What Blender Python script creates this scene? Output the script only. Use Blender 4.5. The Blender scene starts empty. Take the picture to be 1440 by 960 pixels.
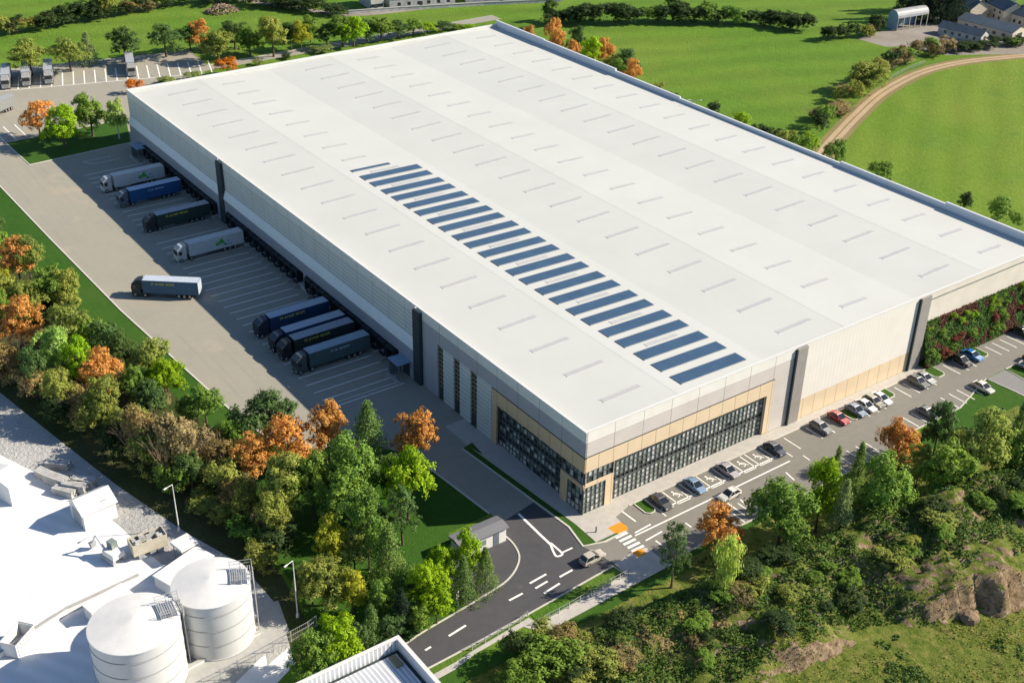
import bpy, math, random
import numpy as np
from mathutils import Vector, Matrix, noise as mnoise

random.seed(7)
RNG = np.random.default_rng(7)
scene = bpy.context.scene
COL = scene.collection
R = math.radians

# ------------------------------------------------------------------ camera
F_PX = 1715.2367
CAM = np.array([-119.43992, 101.80955, 121.99697])
FWD = np.array([0.70022006, -0.51143093, -0.49812677])
RIGHT = np.array([-0.58197652, -0.81303488, 0.01666152])
DOWN = np.array([-0.41351565, 0.27823136, -0.86694412])
camd = bpy.data.cameras.new('camera')
camd.sensor_width = 36.0
camd.lens = F_PX / 1440 * 36.0
camd.clip_start = 1.0
camd.clip_end = 5000
camo = bpy.data.objects.new('camera', camd)
COL.objects.link(camo)
M = Matrix.Identity(4)
for i in range(3):
    M[i][0] = RIGHT[i]; M[i][1] = -DOWN[i]; M[i][2] = -FWD[i]; M[i][3] = CAM[i]
camo.matrix_world = M
scene.camera = camo


def at(x, y, z=0.0):
    """ground point (world x, y) seen at photo pixel x, y when it lies at height z"""
    v = FWD * F_PX + RIGHT * (x - 720) + DOWN * (y - 480)
    t = (z - CAM[2]) / v[2]
    q = CAM + t * v
    return float(q[0]), float(q[1])


def px(P):
    q = np.array(P) - CAM
    d = q @ FWD
    return 720 + F_PX * (q @ RIGHT) / d, 480 + F_PX * (q @ DOWN) / d, d


# ------------------------------------------------------------------ world and sun
w = bpy.data.worlds.new('World')
scene.world = w
w.use_nodes = True
nt = w.node_tree
bg = nt.nodes['Background']
SUN = Vector((-11.6, -21.9, 16.0)).normalized()
EL = math.asin(SUN.z)
sky = nt.nodes.new('ShaderNodeTexSky')
sky.sky_type = 'NISHITA'
sky.sun_disc = False
sky.sun_elevation = EL
sky.sun_rotation = math.atan2(SUN.x, SUN.y)
nt.links.new(sky.outputs[0], bg.inputs[0])
bg.inputs[1].default_value = 0.080
sky.ozone_density = 4.0
sky.air_density = 1.0
sky.dust_density = 0.3
sd = bpy.data.lights.new('sun', 'SUN')
sd.energy = 4.9
sd.angle = R(0.5)
sd.color = (1.0, 0.885, 0.72)
so = bpy.data.objects.new('sun', sd)
COL.objects.link(so)
so.rotation_euler = SUN.to_track_quat('Z', 'Y').to_euler()
so.location = (0, 0, 200)
scene.view_settings.view_transform = 'Standard'
scene.view_settings.look = 'None'
scene.view_settings.exposure = 0.86
scene.view_settings.gamma = 1.0
scene.view_settings.use_curve_mapping = False
scene.render.engine = 'CYCLES'
scene.cycles.max_bounces = 5
scene.cycles.diffuse_bounces = 3
scene.cycles.transparent_max_bounces = 6

# ------------------------------------------------------------------ materials


def newmat(name):
    m = bpy.data.materials.new(name)
    m.use_nodes = True
    n = m.node_tree
    return m, n, n.nodes['Principled BSDF']


def mat(name, col, rough=0.7, var=0.12, scale=0.5, spec=0.3, metal=0.0, space='pos', bump=0.0, bscale=3.0, col2=None):
    """principled material whose colour wanders between two tones with noise"""
    m, n, b = newmat(name)
    b.inputs['Roughness'].default_value = rough
    b.inputs['Metallic'].default_value = metal
    b.inputs['Specular IOR Level'].default_value = spec
    if space == 'pos':
        src = n.nodes.new('ShaderNodeNewGeometry').outputs['Position']
    else:
        src = n.nodes.new('ShaderNodeTexCoord').outputs['Object']
    if col2 is None:
        c1 = [c * (1 - var) for c in col]
        c2 = [min(1, c * (1 + var)) for c in col]
    else:
        c1, c2 = col, col2
    t = n.nodes.new('ShaderNodeTexNoise')
    t.inputs['Scale'].default_value = scale
    t.inputs['Detail'].default_value = 7
    t.inputs['Roughness'].default_value = 0.65
    n.links.new(src, t.inputs['Vector'])
    r = n.nodes.new('ShaderNodeValToRGB')
    r.color_ramp.elements[0].position = 0.32
    r.color_ramp.elements[1].position = 0.68
    r.color_ramp.elements[0].color = (*c1, 1)
    r.color_ramp.elements[1].color = (*c2, 1)
    n.links.new(t.outputs['Fac'], r.inputs[0])
    n.links.new(r.outputs[0], b.inputs['Base Color'])
    if bump:
        t2 = n.nodes.new('ShaderNodeTexNoise')
        t2.inputs['Scale'].default_value = bscale
        t2.inputs['Detail'].default_value = 5
        n.links.new(src, t2.inputs['Vector'])
        bp = n.nodes.new('ShaderNodeBump')
        bp.inputs['Strength'].default_value = bump
        bp.inputs['Distance'].default_value = 0.4
        n.links.new(t2.outputs['Fac'], bp.inputs['Height'])
        n.links.new(bp.outputs[0], b.inputs['Normal'])
    return m


def ground_mat(name, tones, scales, rough=0.9, bump=0.4, bscale=2.5, stripes=None, stains=()):
    """several octaves of patchiness: tones = [dark, mid, light, odd]; scales = (broad, fine)"""
    m, n, b = newmat(name)
    b.inputs['Roughness'].default_value = rough
    b.inputs['Specular IOR Level'].default_value = 0.12
    pos = n.nodes.new('ShaderNodeNewGeometry').outputs['Position']

    def noi(s, det=6, rgh=0.6, vec=pos):
        t = n.nodes.new('ShaderNodeTexNoise')
        t.inputs['Scale'].default_value = s
        t.inputs['Detail'].default_value = det
        t.inputs['Roughness'].default_value = rgh
        n.links.new(vec, t.inputs['Vector'])
        return t.outputs['Fac']
    r1 = n.nodes.new('ShaderNodeValToRGB')
    r1.color_ramp.elements[0].position = 0.35
    r1.color_ramp.elements[1].position = 0.65
    r1.color_ramp.elements[0].color = (*tones[0], 1)
    r1.color_ramp.elements[1].color = (*tones[1], 1)
    n.links.new(noi(scales[1], 8, 0.75), r1.inputs[0])
    r2 = n.nodes.new('ShaderNodeValToRGB')
    r2.color_ramp.elements[0].position = 0.38
    r2.color_ramp.elements[1].position = 0.66
    r2.color_ramp.elements[0].color = (0, 0, 0, 1)
    r2.color_ramp.elements[1].color = (1, 1, 1, 1)
    n.links.new(noi(scales[0], 5, 0.6), r2.inputs[0])
    mx = n.nodes.new('ShaderNodeMixRGB')
    n.links.new(r2.outputs[0], mx.inputs[0])
    n.links.new(r1.outputs[0], mx.inputs[1])
    mul = n.nodes.new('ShaderNodeMixRGB')
    mul.blend_type = 'MIX'
    mul.inputs[0].default_value = 0.6
    n.links.new(r1.outputs[0], mul.inputs[1])
    mul.inputs[2].default_value = (*tones[2], 1)
    n.links.new(mul.outputs[0], mx.inputs[2])
    out = mx.outputs[0]
    if len(tones) > 3:
        r3 = n.nodes.new('ShaderNodeValToRGB')
        r3.color_ramp.elements[0].position = 0.56
        r3.color_ramp.elements[1].position = 0.72
        r3.color_ramp.elements[0].color = (0, 0, 0, 1)
        r3.color_ramp.elements[1].color = (0.75, 0.75, 0.75, 1)
        n.links.new(noi(scales[0] * 2.3, 7, 0.7), r3.inputs[0])
        m2 = n.nodes.new('ShaderNodeMixRGB')
        n.links.new(r3.outputs[0], m2.inputs[0])
        n.links.new(out, m2.inputs[1])
        m2.inputs[2].default_value = (*tones[3], 1)
        out = m2.outputs[0]
    if stripes:
        mp = n.nodes.new('ShaderNodeMapping')
        mp.inputs['Rotation'].default_value = (0, 0, stripes[0])
        n.links.new(pos, mp.inputs['Vector'])
        wv = n.nodes.new('ShaderNodeTexWave')
        wv.inputs['Scale'].default_value = stripes[1]
        wv.inputs['Distortion'].default_value = 3.0
        wv.inputs['Detail'].default_value = 3
        n.links.new(mp.outputs[0], wv.inputs['Vector'])
        hs = n.nodes.new('ShaderNodeMixRGB')
        hs.blend_type = 'MULTIPLY'
        hs.inputs[0].default_value = stripes[2]
        n.links.new(out, hs.inputs[1])
        n.links.new(wv.outputs['Color'], hs.inputs[2])
        out = hs.outputs[0]
    for vec, lo, hi, amt, tone in stains:
        mp = n.nodes.new('ShaderNodeMapping')
        mp.inputs['Scale'].default_value = vec
        n.links.new(pos, mp.inputs['Vector'])
        rs = n.nodes.new('ShaderNodeValToRGB')
        rs.color_ramp.elements[0].position = lo; rs.color_ramp.elements[1].position = hi
        rs.color_ramp.elements[0].color = (0, 0, 0, 1); rs.color_ramp.elements[1].color = (amt, amt, amt, 1)
        n.links.new(noi(1.0, 8, 0.7, mp.outputs[0]), rs.inputs[0])
        ms = n.nodes.new('ShaderNodeMixRGB')
        n.links.new(rs.outputs[0], ms.inputs[0]); n.links.new(out, ms.inputs[1]); ms.inputs[2].default_value = (*tone, 1)
        out = ms.outputs[0]
    n.links.new(out, b.inputs['Base Color'])
    if bump:
        bp = n.nodes.new('ShaderNodeBump')
        bp.inputs['Strength'].default_value = bump
        bp.inputs['Distance'].default_value = 0.5
        n.links.new(noi(bscale, 6, 0.7), bp.inputs['Height'])
        n.links.new(bp.outputs[0], b.inputs['Normal'])
    return m


def tint_mat(name, rough=0.4, spec=0.5, coat=0.0, var=0.06, scale=1.5):
    """paint whose colour is the object's own colour, with faint dirt"""
    m, n, b = newmat(name)
    oi = n.nodes.new('ShaderNodeObjectInfo')
    tc = n.nodes.new('ShaderNodeTexCoord')
    t = n.nodes.new('ShaderNodeTexNoise')
    t.inputs['Scale'].default_value = scale
    t.inputs['Detail'].default_value = 5
    n.links.new(tc.outputs['Object'], t.inputs['Vector'])
    mr = n.nodes.new('ShaderNodeMapRange')
    mr.inputs[1].default_value = 0.3; mr.inputs[2].default_value = 0.7
    mr.inputs[3].default_value = 1 - var; mr.inputs[4].default_value = 1 + var
    n.links.new(t.outputs['Fac'], mr.inputs[0])
    mx = n.nodes.new('ShaderNodeMixRGB'); mx.blend_type = 'MULTIPLY'; mx.inputs[0].default_value = 1
    n.links.new(oi.outputs['Color'], mx.inputs[1])
    n.links.new(mr.outputs[0], mx.inputs[2])
    n.links.new(mx.outputs[0], b.inputs['Base Color'])
    b.inputs['Roughness'].default_value = rough
    b.inputs['Specular IOR Level'].default_value = spec
    b.inputs['Coat Weight'].default_value = coat
    b.inputs['Coat Roughness'].default_value = 0.08
    return m


def leaf_mat(name, trans=0.3, v0=.6, v1=1.45):
    m, n, b = newmat(name)
    oi = n.nodes.new('ShaderNodeObjectInfo')
    ge = n.nodes.new('ShaderNodeNewGeometry')
    hs = n.nodes.new('ShaderNodeHueSaturation')
    n.links.new(oi.outputs['Color'], hs.inputs['Color'])
    mr = n.nodes.new('ShaderNodeMapRange')
    mr.inputs[3].default_value = v0; mr.inputs[4].default_value = v1
    n.links.new(ge.outputs['Random Per Island'], mr.inputs[0])
    n.links.new(mr.outputs[0], hs.inputs['Value'])
    mr2 = n.nodes.new('ShaderNodeMapRange')
    mr2.inputs[3].default_value = 0.48; mr2.inputs[4].default_value = 0.52
    wn = n.nodes.new('ShaderNodeTexNoise')
    wn.inputs['Scale'].default_value = 0.9
    n.links.new(ge.outputs['Position'], wn.inputs['Vector'])
    n.links.new(wn.outputs['Fac'], mr2.inputs[0])
    n.links.new(mr2.outputs[0], hs.inputs['Hue'])
    b.inputs['Roughness'].default_value = 0.65
    b.inputs['Specular IOR Level'].default_value = 0.15
    n.links.new(hs.outputs[0], b.inputs['Base Color'])
    tr = n.nodes.new('ShaderNodeBsdfTranslucent')
    n.links.new(hs.outputs[0], tr.inputs['Color'])
    mix = n.nodes.new('ShaderNodeMixShader')
    mix.inputs[0].default_value = trans
    n.links.new(b.outputs[0], mix.inputs[1])
    n.links.new(tr.outputs[0], mix.inputs[2])
    n.links.new(mix.outputs[0], n.nodes['Material Output'].inputs[0])
    return m


def ribbed(name, col, axis, period, depth=0.5, rough=0.45, metal=0.0, joint=None, var=0.05):
    """profiled sheet cladding: fine ribs as bump, wider panel joints as thin darker lines"""
    m, n, b = newmat(name)
    pos = n.nodes.new('ShaderNodeNewGeometry').outputs['Position']
    sp = n.nodes.new('ShaderNodeSeparateXYZ')
    n.links.new(pos, sp.inputs[0])

    def saw(ax, per):
        d = n.nodes.new('ShaderNodeMath'); d.operation = 'DIVIDE'; d.inputs[1].default_value = per
        n.links.new(sp.outputs['XYZ'.index(ax)], d.inputs[0])
        f = n.nodes.new('ShaderNodeMath'); f.operation = 'FRACT'
        n.links.new(d.outputs[0], f.inputs[0])
        return f.outputs[0]
    s = saw(axis, period)
    g = n.nodes.new('ShaderNodeMath'); g.operation = 'PINGPONG'; g.inputs[1].default_value = 0.5
    n.links.new(s, g.inputs[0])
    bp = n.nodes.new('ShaderNodeBump')
    bp.inputs['Strength'].default_value = depth
    bp.inputs['Distance'].default_value = 0.15
    n.links.new(g.outputs[0], bp.inputs['Height'])
    n.links.new(bp.outputs[0], b.inputs['Normal'])
    t = n.nodes.new('ShaderNodeTexNoise')
    t.inputs['Scale'].default_value = 0.35; t.inputs['Detail'].default_value = 6
    n.links.new(pos, t.inputs['Vector'])
    r = n.nodes.new('ShaderNodeValToRGB')
    r.color_ramp.elements[0].position = 0.3; r.color_ramp.elements[1].position = 0.7
    r.color_ramp.elements[0].color = (*[c * (1 - var) for c in col], 1)
    r.color_ramp.elements[1].color = (*[min(1, c * (1 + var)) for c in col], 1)
    n.links.new(t.outputs['Fac'], r.inputs[0])
    out = r.outputs[0]
    for ax, per in (joint or []):
        lt = n.nodes.new('ShaderNodeMath'); lt.operation = 'LESS_THAN'; lt.inputs[1].default_value = 0.11 / per * 1.4
        n.links.new(saw(ax, per), lt.inputs[0])
        mx = n.nodes.new('ShaderNodeMixRGB')
        n.links.new(lt.outputs[0], mx.inputs[0])
        n.links.new(out, mx.inputs[1])
        mx.inputs[2].default_value = (*[c * 0.6 for c in col], 1)
        out = mx.outputs[0]
    n.links.new(out, b.inputs['Base Color'])
    b.inputs['Roughness'].default_value = rough
    b.inputs['Metallic'].default_value = metal
    return m


MT = {}
MT['field'] = ground_mat('field_grass', [(.078, .175, .016), (.120, .235, .022), (.180, .245, .034), (.065, .145, .016)], (.02, .45), bump=.8, bscale=1.1, stripes=(R(20), .02, .14), stains=[((.9, .9, 1), .5, .64, .5, (.055, .125, .012)), ((.25, .9, 1), .55, .7, .4, (.19, .24, .045))])
MT['meadow'] = ground_mat('meadow_grass', [(.105, .195, .018), (.150, .245, .024), (.205, .255, .036), (.085, .175, .034)], (.024, .5), bump=.8, bscale=1.1, stripes=(R(-35), .03, .12), stains=[((.9, .9, 1), .5, .64, .5, (.08, .155, .018)), ((.8, .2, 1), .55, .7, .4, (.22, .25, .06))])
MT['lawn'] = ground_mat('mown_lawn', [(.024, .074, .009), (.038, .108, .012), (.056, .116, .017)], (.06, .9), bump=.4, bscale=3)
MT['verge'] = ground_mat('verge_grass', [(.05, .13, .012), (.085, .17, .02), (.12, .17, .03)], (.08, .8), bump=.6, bscale=2)
MT['undergrowth'] = ground_mat('undergrowth', [(.03, .05, .012), (.06, .085, .02), (.10, .085, .045)], (.09, .9), bump=.9, bscale=1.5)
MT['concrete'] = ground_mat('yard_concrete', [(.275, .265, .22), (.30, .29, .242), (.325, .30, .245), (.255, .25, .21)], (.03, .6), rough=.85, bump=.12, bscale=4, stains=[((.012, .55, 1), .54, .72, .5, (.20, .185, .165)), ((.22, .3, 1), .64, .74, .55, (.17, .16, .15)), ((.05, .06, 1), .56, .7, .5, (.42, .36, .27))])
MT['asphalt'] = ground_mat('dark_asphalt', [(.066, .066, .073), (.08, .08, .087), (.09, .09, .092)], (.05, .7), rough=.85, bump=.15, bscale=6, stains=[((.5, .03, 1), .55, .72, .5, (.055, .055, .06)), ((.2, .2, 1), .62, .72, .5, (.135, .13, .125))])
MT['carpark'] = ground_mat('car_park_surface', [(.185, .178, .155), (.21, .202, .177), (.225, .216, .19)], (.05, .8), rough=.85, bump=.12, bscale=6, stains=[((.6, .02, 1), .55, .72, .45, (.16, .152, .135)), ((.3, .3, 1), .64, .74, .5, (.13, .125, .115))])
MT['carpark2'] = ground_mat('grey_branch_surface', [(.20, .20, .20), (.23, .23, .225), (.24, .235, .225)], (.05, .8), rough=.85, bump=.1, bscale=6)
MT['paving'] = mat('pale_paving', (.42, .40, .365), .8, .10, .8, bump=.1, bscale=6)
MT['kerb'] = mat('kerb_stone', (.50, .48, .42), .8, .1, 2)
MT['paint'] = mat('road_paint', (.80, .78, .73), .7, .12, 1.5)
MT['tactile'] = mat('orange_tactile', (.62, .25, .02), .75, .1, 3)
MT['track'] = ground_mat('dirt_track', [(.34, .24, .15), (.42, .31, .20), (.46, .35, .23)], (.1, .7), bump=.4, bscale=2)
MT['trackedge'] = ground_mat('track_margin', [(.17, .15, .06), (.22, .19, .08), (.26, .2, .1)], (.1, .7), bump=.5, bscale=2)
MT['paleyard'] = ground_mat('white_fade_yard', [(.70, .70, .70), (.76, .76, .75), (.80, .80, .79), (.64, .64, .64)], (.035, .35), bump=.3, bscale=1.2, stripes=(R(60), .12, .10))  # fade to white is painted into this ground colour
MT['paleverge'] = ground_mat('grey_fade_verge', [(.33, .33, .325), (.46, .46, .44), (.56, .555, .53), (.30, .30, .31)], (.06, 1.1), bump=.9, bscale=1.5)  # verge grass greyed partway towards the painted white fade
MT['farmyard'] = ground_mat('farm_yard', [(.20, .18, .15), (.27, .24, .2), (.32, .3, .27)], (.08, .7), bump=.3)

MT['roof'] = mat('white_roof_membrane', (.505, .517, .485), .6, .03, .06, spec=.3, bump=.03, bscale=.5)
MT['rooflight'] = mat('rooflight_grey', (.43, .435, .425), .3, .06, 1.0, spec=.5)
MT['coping'] = mat('white_coping', (.60, .60, .58), .5, .03, .5)
MT['parapet_in'] = mat('parapet_lining', (.60, .62, .64), .5, .04, .5)
MT['clad_light'] = ribbed('pale_grey_cladding', (.60, .62, .59), 'Z', .9, .25, joint=[('X', 6.0), ('Z', .9)])
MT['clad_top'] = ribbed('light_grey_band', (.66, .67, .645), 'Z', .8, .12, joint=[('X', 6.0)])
MT['clad_top_f'] = ribbed('light_grey_band_front', (.70, .69, .655), 'Z', .8, .12, joint=[('Y', 6.0)])  # front fascia lightened, sunlight on that side put into its colour
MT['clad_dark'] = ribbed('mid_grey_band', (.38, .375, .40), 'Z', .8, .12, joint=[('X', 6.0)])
MT['clad_dark_f'] = ribbed('mid_grey_band_front', (.545, .51, .48), 'Z', .8, .12, joint=[('Y', 6.0)])  # lighter, warmer copy of the side band with the sun painted in
MT['clad_lower'] = ribbed('slate_grey_wall', (.30, .31, .34), 'X', 1.2, .10)
MT['ledge'] = mat('pale_ledge', (.74, .75, .73), .5, .04, .5)
MT['white_panel'] = ribbed('white_ribbed_panel', (.70, .675, .63), 'Y', 1.0, .10, var=.03)
MT['beige_wall'] = ribbed('beige_panel', (.63, .585, .53), 'Y', 1.0, .12)
MT['tan'] = ribbed('tan_panel', (.66, .535, .37), 'Y', 3.0, .05, joint=[('Y', 3.0)])  # front tan is paler than the side one, a sunlit tone in the colour
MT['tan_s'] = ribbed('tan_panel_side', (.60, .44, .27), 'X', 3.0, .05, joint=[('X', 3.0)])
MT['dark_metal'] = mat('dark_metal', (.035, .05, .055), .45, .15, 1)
MT['pil_grey'] = mat('grey_pilaster', (.28, .265, .25), .5, .06, .8)
MT['mullion'] = mat('dark_mullion', (.10, .11, .11), .4, .1, 2)
MT['mullion_p'] = mat('pale_mullion', (.40, .40, .38), .4, .1, 2)
MT['slat'] = mat('window_slats', (.22, .20, .12), .5, .15, 2)


def glass(name, col, rough=.04, metal=.35):
    m, n, b = newmat(name)
    b.inputs['Base Color'].default_value = (*col, 1)
    b.inputs['Metallic'].default_value = metal
    b.inputs['Specular IOR Level'].default_value = .8
    t = n.nodes.new('ShaderNodeTexNoise'); t.inputs['Scale'].default_value = .7
    g = n.nodes.new('ShaderNodeNewGeometry')
    n.links.new(g.outputs['Position'], t.inputs['Vector'])
    bp = n.nodes.new('ShaderNodeBump'); bp.inputs['Strength'].default_value = .03
    n.links.new(t.outputs['Fac'], bp.inputs['Height'])
    n.links.new(bp.outputs[0], b.inputs['Normal'])
    b.inputs['Roughness'].default_value = rough
    return m


MT['glass_dark'] = glass('dark_glass', (.045, .06, .062))
MT['glass_green'] = glass('green_glass', (.36, .43, .38), .08, .2)
MT['glass_mid'] = glass('smoke_glass', (.25, .295, .27), .06, .2)
MT['blind'] = mat('pale_blind', (.55, .56, .53), .35, .12, 1.0, spec=.6)
MT['solar'] = mat('solar_blue', (.044, .086, .145), .3, .12, .3, spec=.5)
MT['solar_frame'] = mat('solar_frame', (.35, .36, .37), .4, .05, 1)
MT['steel_blue'] = mat('canopy_steel', (.20, .30, .40), .4, .06, 1)
MT['black'] = mat('black_rubber', (.018, .019, .02), .7, .2, 2)
MT['shelter'] = mat('dock_shelter_black', (.02, .026, .03), .7, .2, 2)
MT['door_grey'] = mat('dock_door_grey', (.14, .17, .19), .5, .1, 2)
MT['concrete_pale'] = mat('pale_concrete', (.36, .36, .34), .8, .12, 1)
MT['white'] = mat('white_paint', (.68, .68, .66), .5, .06, .8)
MT['tankwhite'] = ribbed('tank_white', (.56, .57, .565), 'Z', 2.6, .12, joint=[('Z', 2.6)], rough=.5)
MT['tankroof'] = mat('tank_roof', (.60, .60, .585), .6, .05, .8)
MT['greymetal'] = mat('galvanised_steel', (.36, .37, .38), .45, .1, 1)
MT['greyroof'] = ribbed('grey_sheet_roof', (.17, .17, .18), 'X', 1.0, .15)
MT['ribwhite'] = ribbed('white_ribbed_sheet', (.62, .63, .64), 'X', .55, .9, joint=[('X', .55)], rough=.45)
MT['ribroof'] = ribbed('silver_ribbed_roof', (.52, .55, .60), 'X', .6, 1.0, joint=[('X', .6)], rough=.4)
MT['bark'] = mat('bark', (.11, .085, .06), .9, .25, 2, space='obj')
MT['birchbark'] = mat('white_bark', (.55, .53, .48), .8, .25, 2, space='obj')
MT['twig'] = mat('twigs', (.20, .15, .10), .9, .25, 2, space='obj')
MT['leaf'] = leaf_mat('leaves', .42)
MT['leaf_even'] = leaf_mat('cover_leaves', .3, .78, 1.25)
MT['carpaint'] = tint_mat('car_paint', .3, .5, .6)
MT['truckpaint'] = tint_mat('truck_paint', .5, .4, 0.1, .1)
MT['carglass'] = glass('car_glass', (.02, .025, .03), .05, .2)
MT['tyre'] = MT['black']
MT['rim'] = mat('wheel_rim', (.4, .4, .41), .35, .1, 3, metal=.6)
MT['lamp'] = mat('headlamp', (.7, .7, .68), .2, .05, 3, spec=.7)
MT['tail'] = mat('tail_lamp', (.4, .02, .015), .3, .1, 3)
MT['yellow'] = mat('yellow_lettering', (.62, .52, .08), .5, .05, 3)
MT['palepaint'] = mat('pale_lettering', (.45, .55, .62), .5, .05, 3)
MT['green'] = mat('green_logo', (.06, .33, .07), .5, .05, 3)
MT['bluedot'] = mat('blue_logo', (.04, .12, .4), .5, .05, 3)
MT['soil'] = mat('soil', (.2, .14, .09), .95, .2, 1, bump=.5)
MT['rust'] = mat('tin_roof', (.30, .31, .32), .5, .15, .4)
MT['slate'] = mat('slate_roof', (.06, .085, .11), .6, .2, .6)
MT['barnblue'] = mat('barn_blue_sheet', (.20, .30, .36), .5, .12, .5)
MT['render'] = mat('cream_render', (.50, .45, .36), .8, .12, .5)
MT['rough_white'] = mat('weathered_white', (.42, .42, .40), .8, .25, .6)
MT['mulch'] = ground_mat('bed_mulch', [(.07, .09, .025), (.10, .13, .03), (.16, .055, .045)], (.35, 1.2), bump=.7, bscale=2)

# ------------------------------------------------------------------ mesh building


class MB:
    def __init__(self):
        self.v = []; self.f = []; self.m = []

    def quad(self, pts, mi=0):
        i = len(self.v)
        self.v += [tuple(p) for p in pts]
        self.f.append(tuple(range(i, i + len(pts))))
        self.m.append(mi)
        return self

    def box(self, x0, x1, y0, y1, z0, z1, mi=0):
        if x0 > x1: x0, x1 = x1, x0
        if y0 > y1: y0, y1 = y1, y0
        i = len(self.v)
        self.v += [(x0, y0, z0), (x1, y0, z0), (x1, y1, z0), (x0, y1, z0), (x0, y0, z1), (x1, y0, z1), (x1, y1, z1), (x0, y1, z1)]
        for a in ((0, 3, 2, 1), (4, 5, 6, 7), (0, 1, 5, 4), (1, 2, 6, 5), (2, 3, 7, 6), (3, 0, 4, 7)):
            self.f.append(tuple(i + k for k in a)); self.m.append(mi)
        return self

    def prism(self, poly, z0, z1, mi=0):
        i = len(self.v); n = len(poly)
        self.v += [(p[0], p[1], z0) for p in poly] + [(p[0], p[1], z1) for p in poly]
        self.f.append(tuple(range(i + n - 1, i - 1, -1))); self.m.append(mi)
        self.f.append(tuple(range(i + n, i + 2 * n))); self.m.append(mi)
        for k in range(n):
            j = (k + 1) % n
            self.f.append((i + k, i + j, i + n + j, i + n + k)); self.m.append(mi)
        return self

    def loft(self, secs, mi=0, caps=True):
        """secs: list of equal-length point rings"""
        n = len(secs[0]); i = len(self.v)
        for s in secs: self.v += [tuple(p) for p in s]
        for a in range(len(secs) - 1):
            for k in range(n):
                j = (k + 1) % n
                self.f.append((i + a * n + k, i + a * n + j, i + (a + 1) * n + j, i + (a + 1) * n + k)); self.m.append(mi)
        if caps:
            self.f.append(tuple(range(i + n - 1, i - 1, -1))); self.m.append(mi)
            e = i + (len(secs) - 1) * n
            self.f.append(tuple(range(e, e + n))); self.m.append(mi)
        return self

    def tube(self, p0, p1, r0, r1=None, n=6, mi=0):
        r1 = r0 if r1 is None else r1
        p0 = Vector(p0); p1 = Vector(p1)
        d = (p1 - p0).normalized()
        a = d.orthogonal().normalized(); b = d.cross(a)
        secs = []
        for p, r in ((p0, r0), (p1, r1)):
            secs.append([p + a * (r * math.cos(2 * math.pi * k / n)) + b * (r * math.sin(2 * math.pi * k / n)) for k in range(n)])
        return self.loft(secs, mi)

    def mesh(self, name, mats):
        me = bpy.data.meshes.new(name)
        me.from_pydata(self.v, [], self.f)
        if not isinstance(mats, (list, tuple)): mats = [mats]
        for m in mats: me.materials.append(m)
        if len(mats) > 1: me.polygons.foreach_set('material_index', self.m)
        me.update()
        return me

    def build(self, name, mats, parent=None, smooth=False):
        me = self.mesh(name, mats)
        if smooth: me.polygons.foreach_set('use_smooth', [True] * len(me.polygons))
        o = bpy.data.objects.new(name, me)
        COL.objects.link(o)
        if parent: o.parent = parent
        return o


def tag(o, label=None, cat=None, group=None, kind=None):
    if label: o['label'] = label
    if cat: o['category'] = cat
    if group: o['group'] = group
    if kind: o['kind'] = kind
    return o


def empty(name, loc=(0, 0, 0), rz=0.0, label=None, cat=None, group=None):
    o = bpy.data.objects.new(name, None)
    o.empty_display_size = .5
    COL.objects.link(o)
    o.location = loc
    o.rotation_euler = (0, 0, rz)
    return tag(o, label, cat, group)


def copy_tree(o, parent=None):
    c = o.copy()
    COL.objects.link(c)
    c.parent = parent
    for ch in list(KIDS.get(o.name, o.children)):
        copy_tree(ch, c)
    return c


KIDS = {}


def sheet(name, poly, z, m):
    o = MB().quad([(p[0], p[1], z) for p in poly]).build(name, m)
    return tag(o, kind='structure')


def P(*pts):
    return [at(*p) for p in pts]


def ribbon(pts, wd):
    """left and right offset lines of a polyline"""
    L = []; Rr = []
    n = len(pts)
    for i in range(n):
        a = Vector(pts[max(0, i - 1)]); b = Vector(pts[min(n - 1, i + 1)])
        d = (b - a).normalized(); nn = Vector((-d.y, d.x))
        p = Vector(pts[i])
        L.append(p + nn * wd / 2); Rr.append(p - nn * wd / 2)
    return L, Rr


def kerb(mb, pts, wd=.35, z0=0.0, z1=.13):
    L, Rr = ribbon(pts, wd)
    secs = [[(a.x, a.y, z0), (b.x, b.y, z0), (b.x, b.y, z1), (a.x, a.y, z1)] for a, b in zip(L, Rr)]
    mb.loft(secs)


def strip(mb, pts, wd, z):
    L, Rr = ribbon(pts, wd)
    for i in range(len(pts) - 1):
        mb.quad([(L[i].x, L[i].y, z), (Rr[i].x, Rr[i].y, z), (Rr[i + 1].x, Rr[i + 1].y, z), (L[i + 1].x, L[i + 1].y, z)])


def smooth_line(pts, n=8):
    """Catmull-Rom through the points"""
    out = []
    for i in range(len(pts) - 1):
        p0 = np.array(pts[max(0, i - 1)]); p1 = np.array(pts[i]); p2 = np.array(pts[i + 1]); p3 = np.array(pts[min(len(pts) - 1, i + 2)])
        for k in range(n):
            t = k / n
            out.append(tuple(.5 * ((2 * p1) + (p2 - p0) * t + (2 * p0 - 5 * p1 + 4 * p2 - p3) * t * t + (3 * p1 - p0 - 3 * p2 + p3) * t ** 3)))
    out.append(tuple(pts[-1]))
    return out

# ------------------------------------------------------------------ the ground and what is laid on it
L, W, H = 197.3, 121.0, 16.0
g = MB().quad([(-1500, -2200, 0), (2200, -2200, 0), (2200, 1500, 0), (-1500, 1500, 0)]).build('ground', MT['field'])
tag(g, kind='structure')

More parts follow.
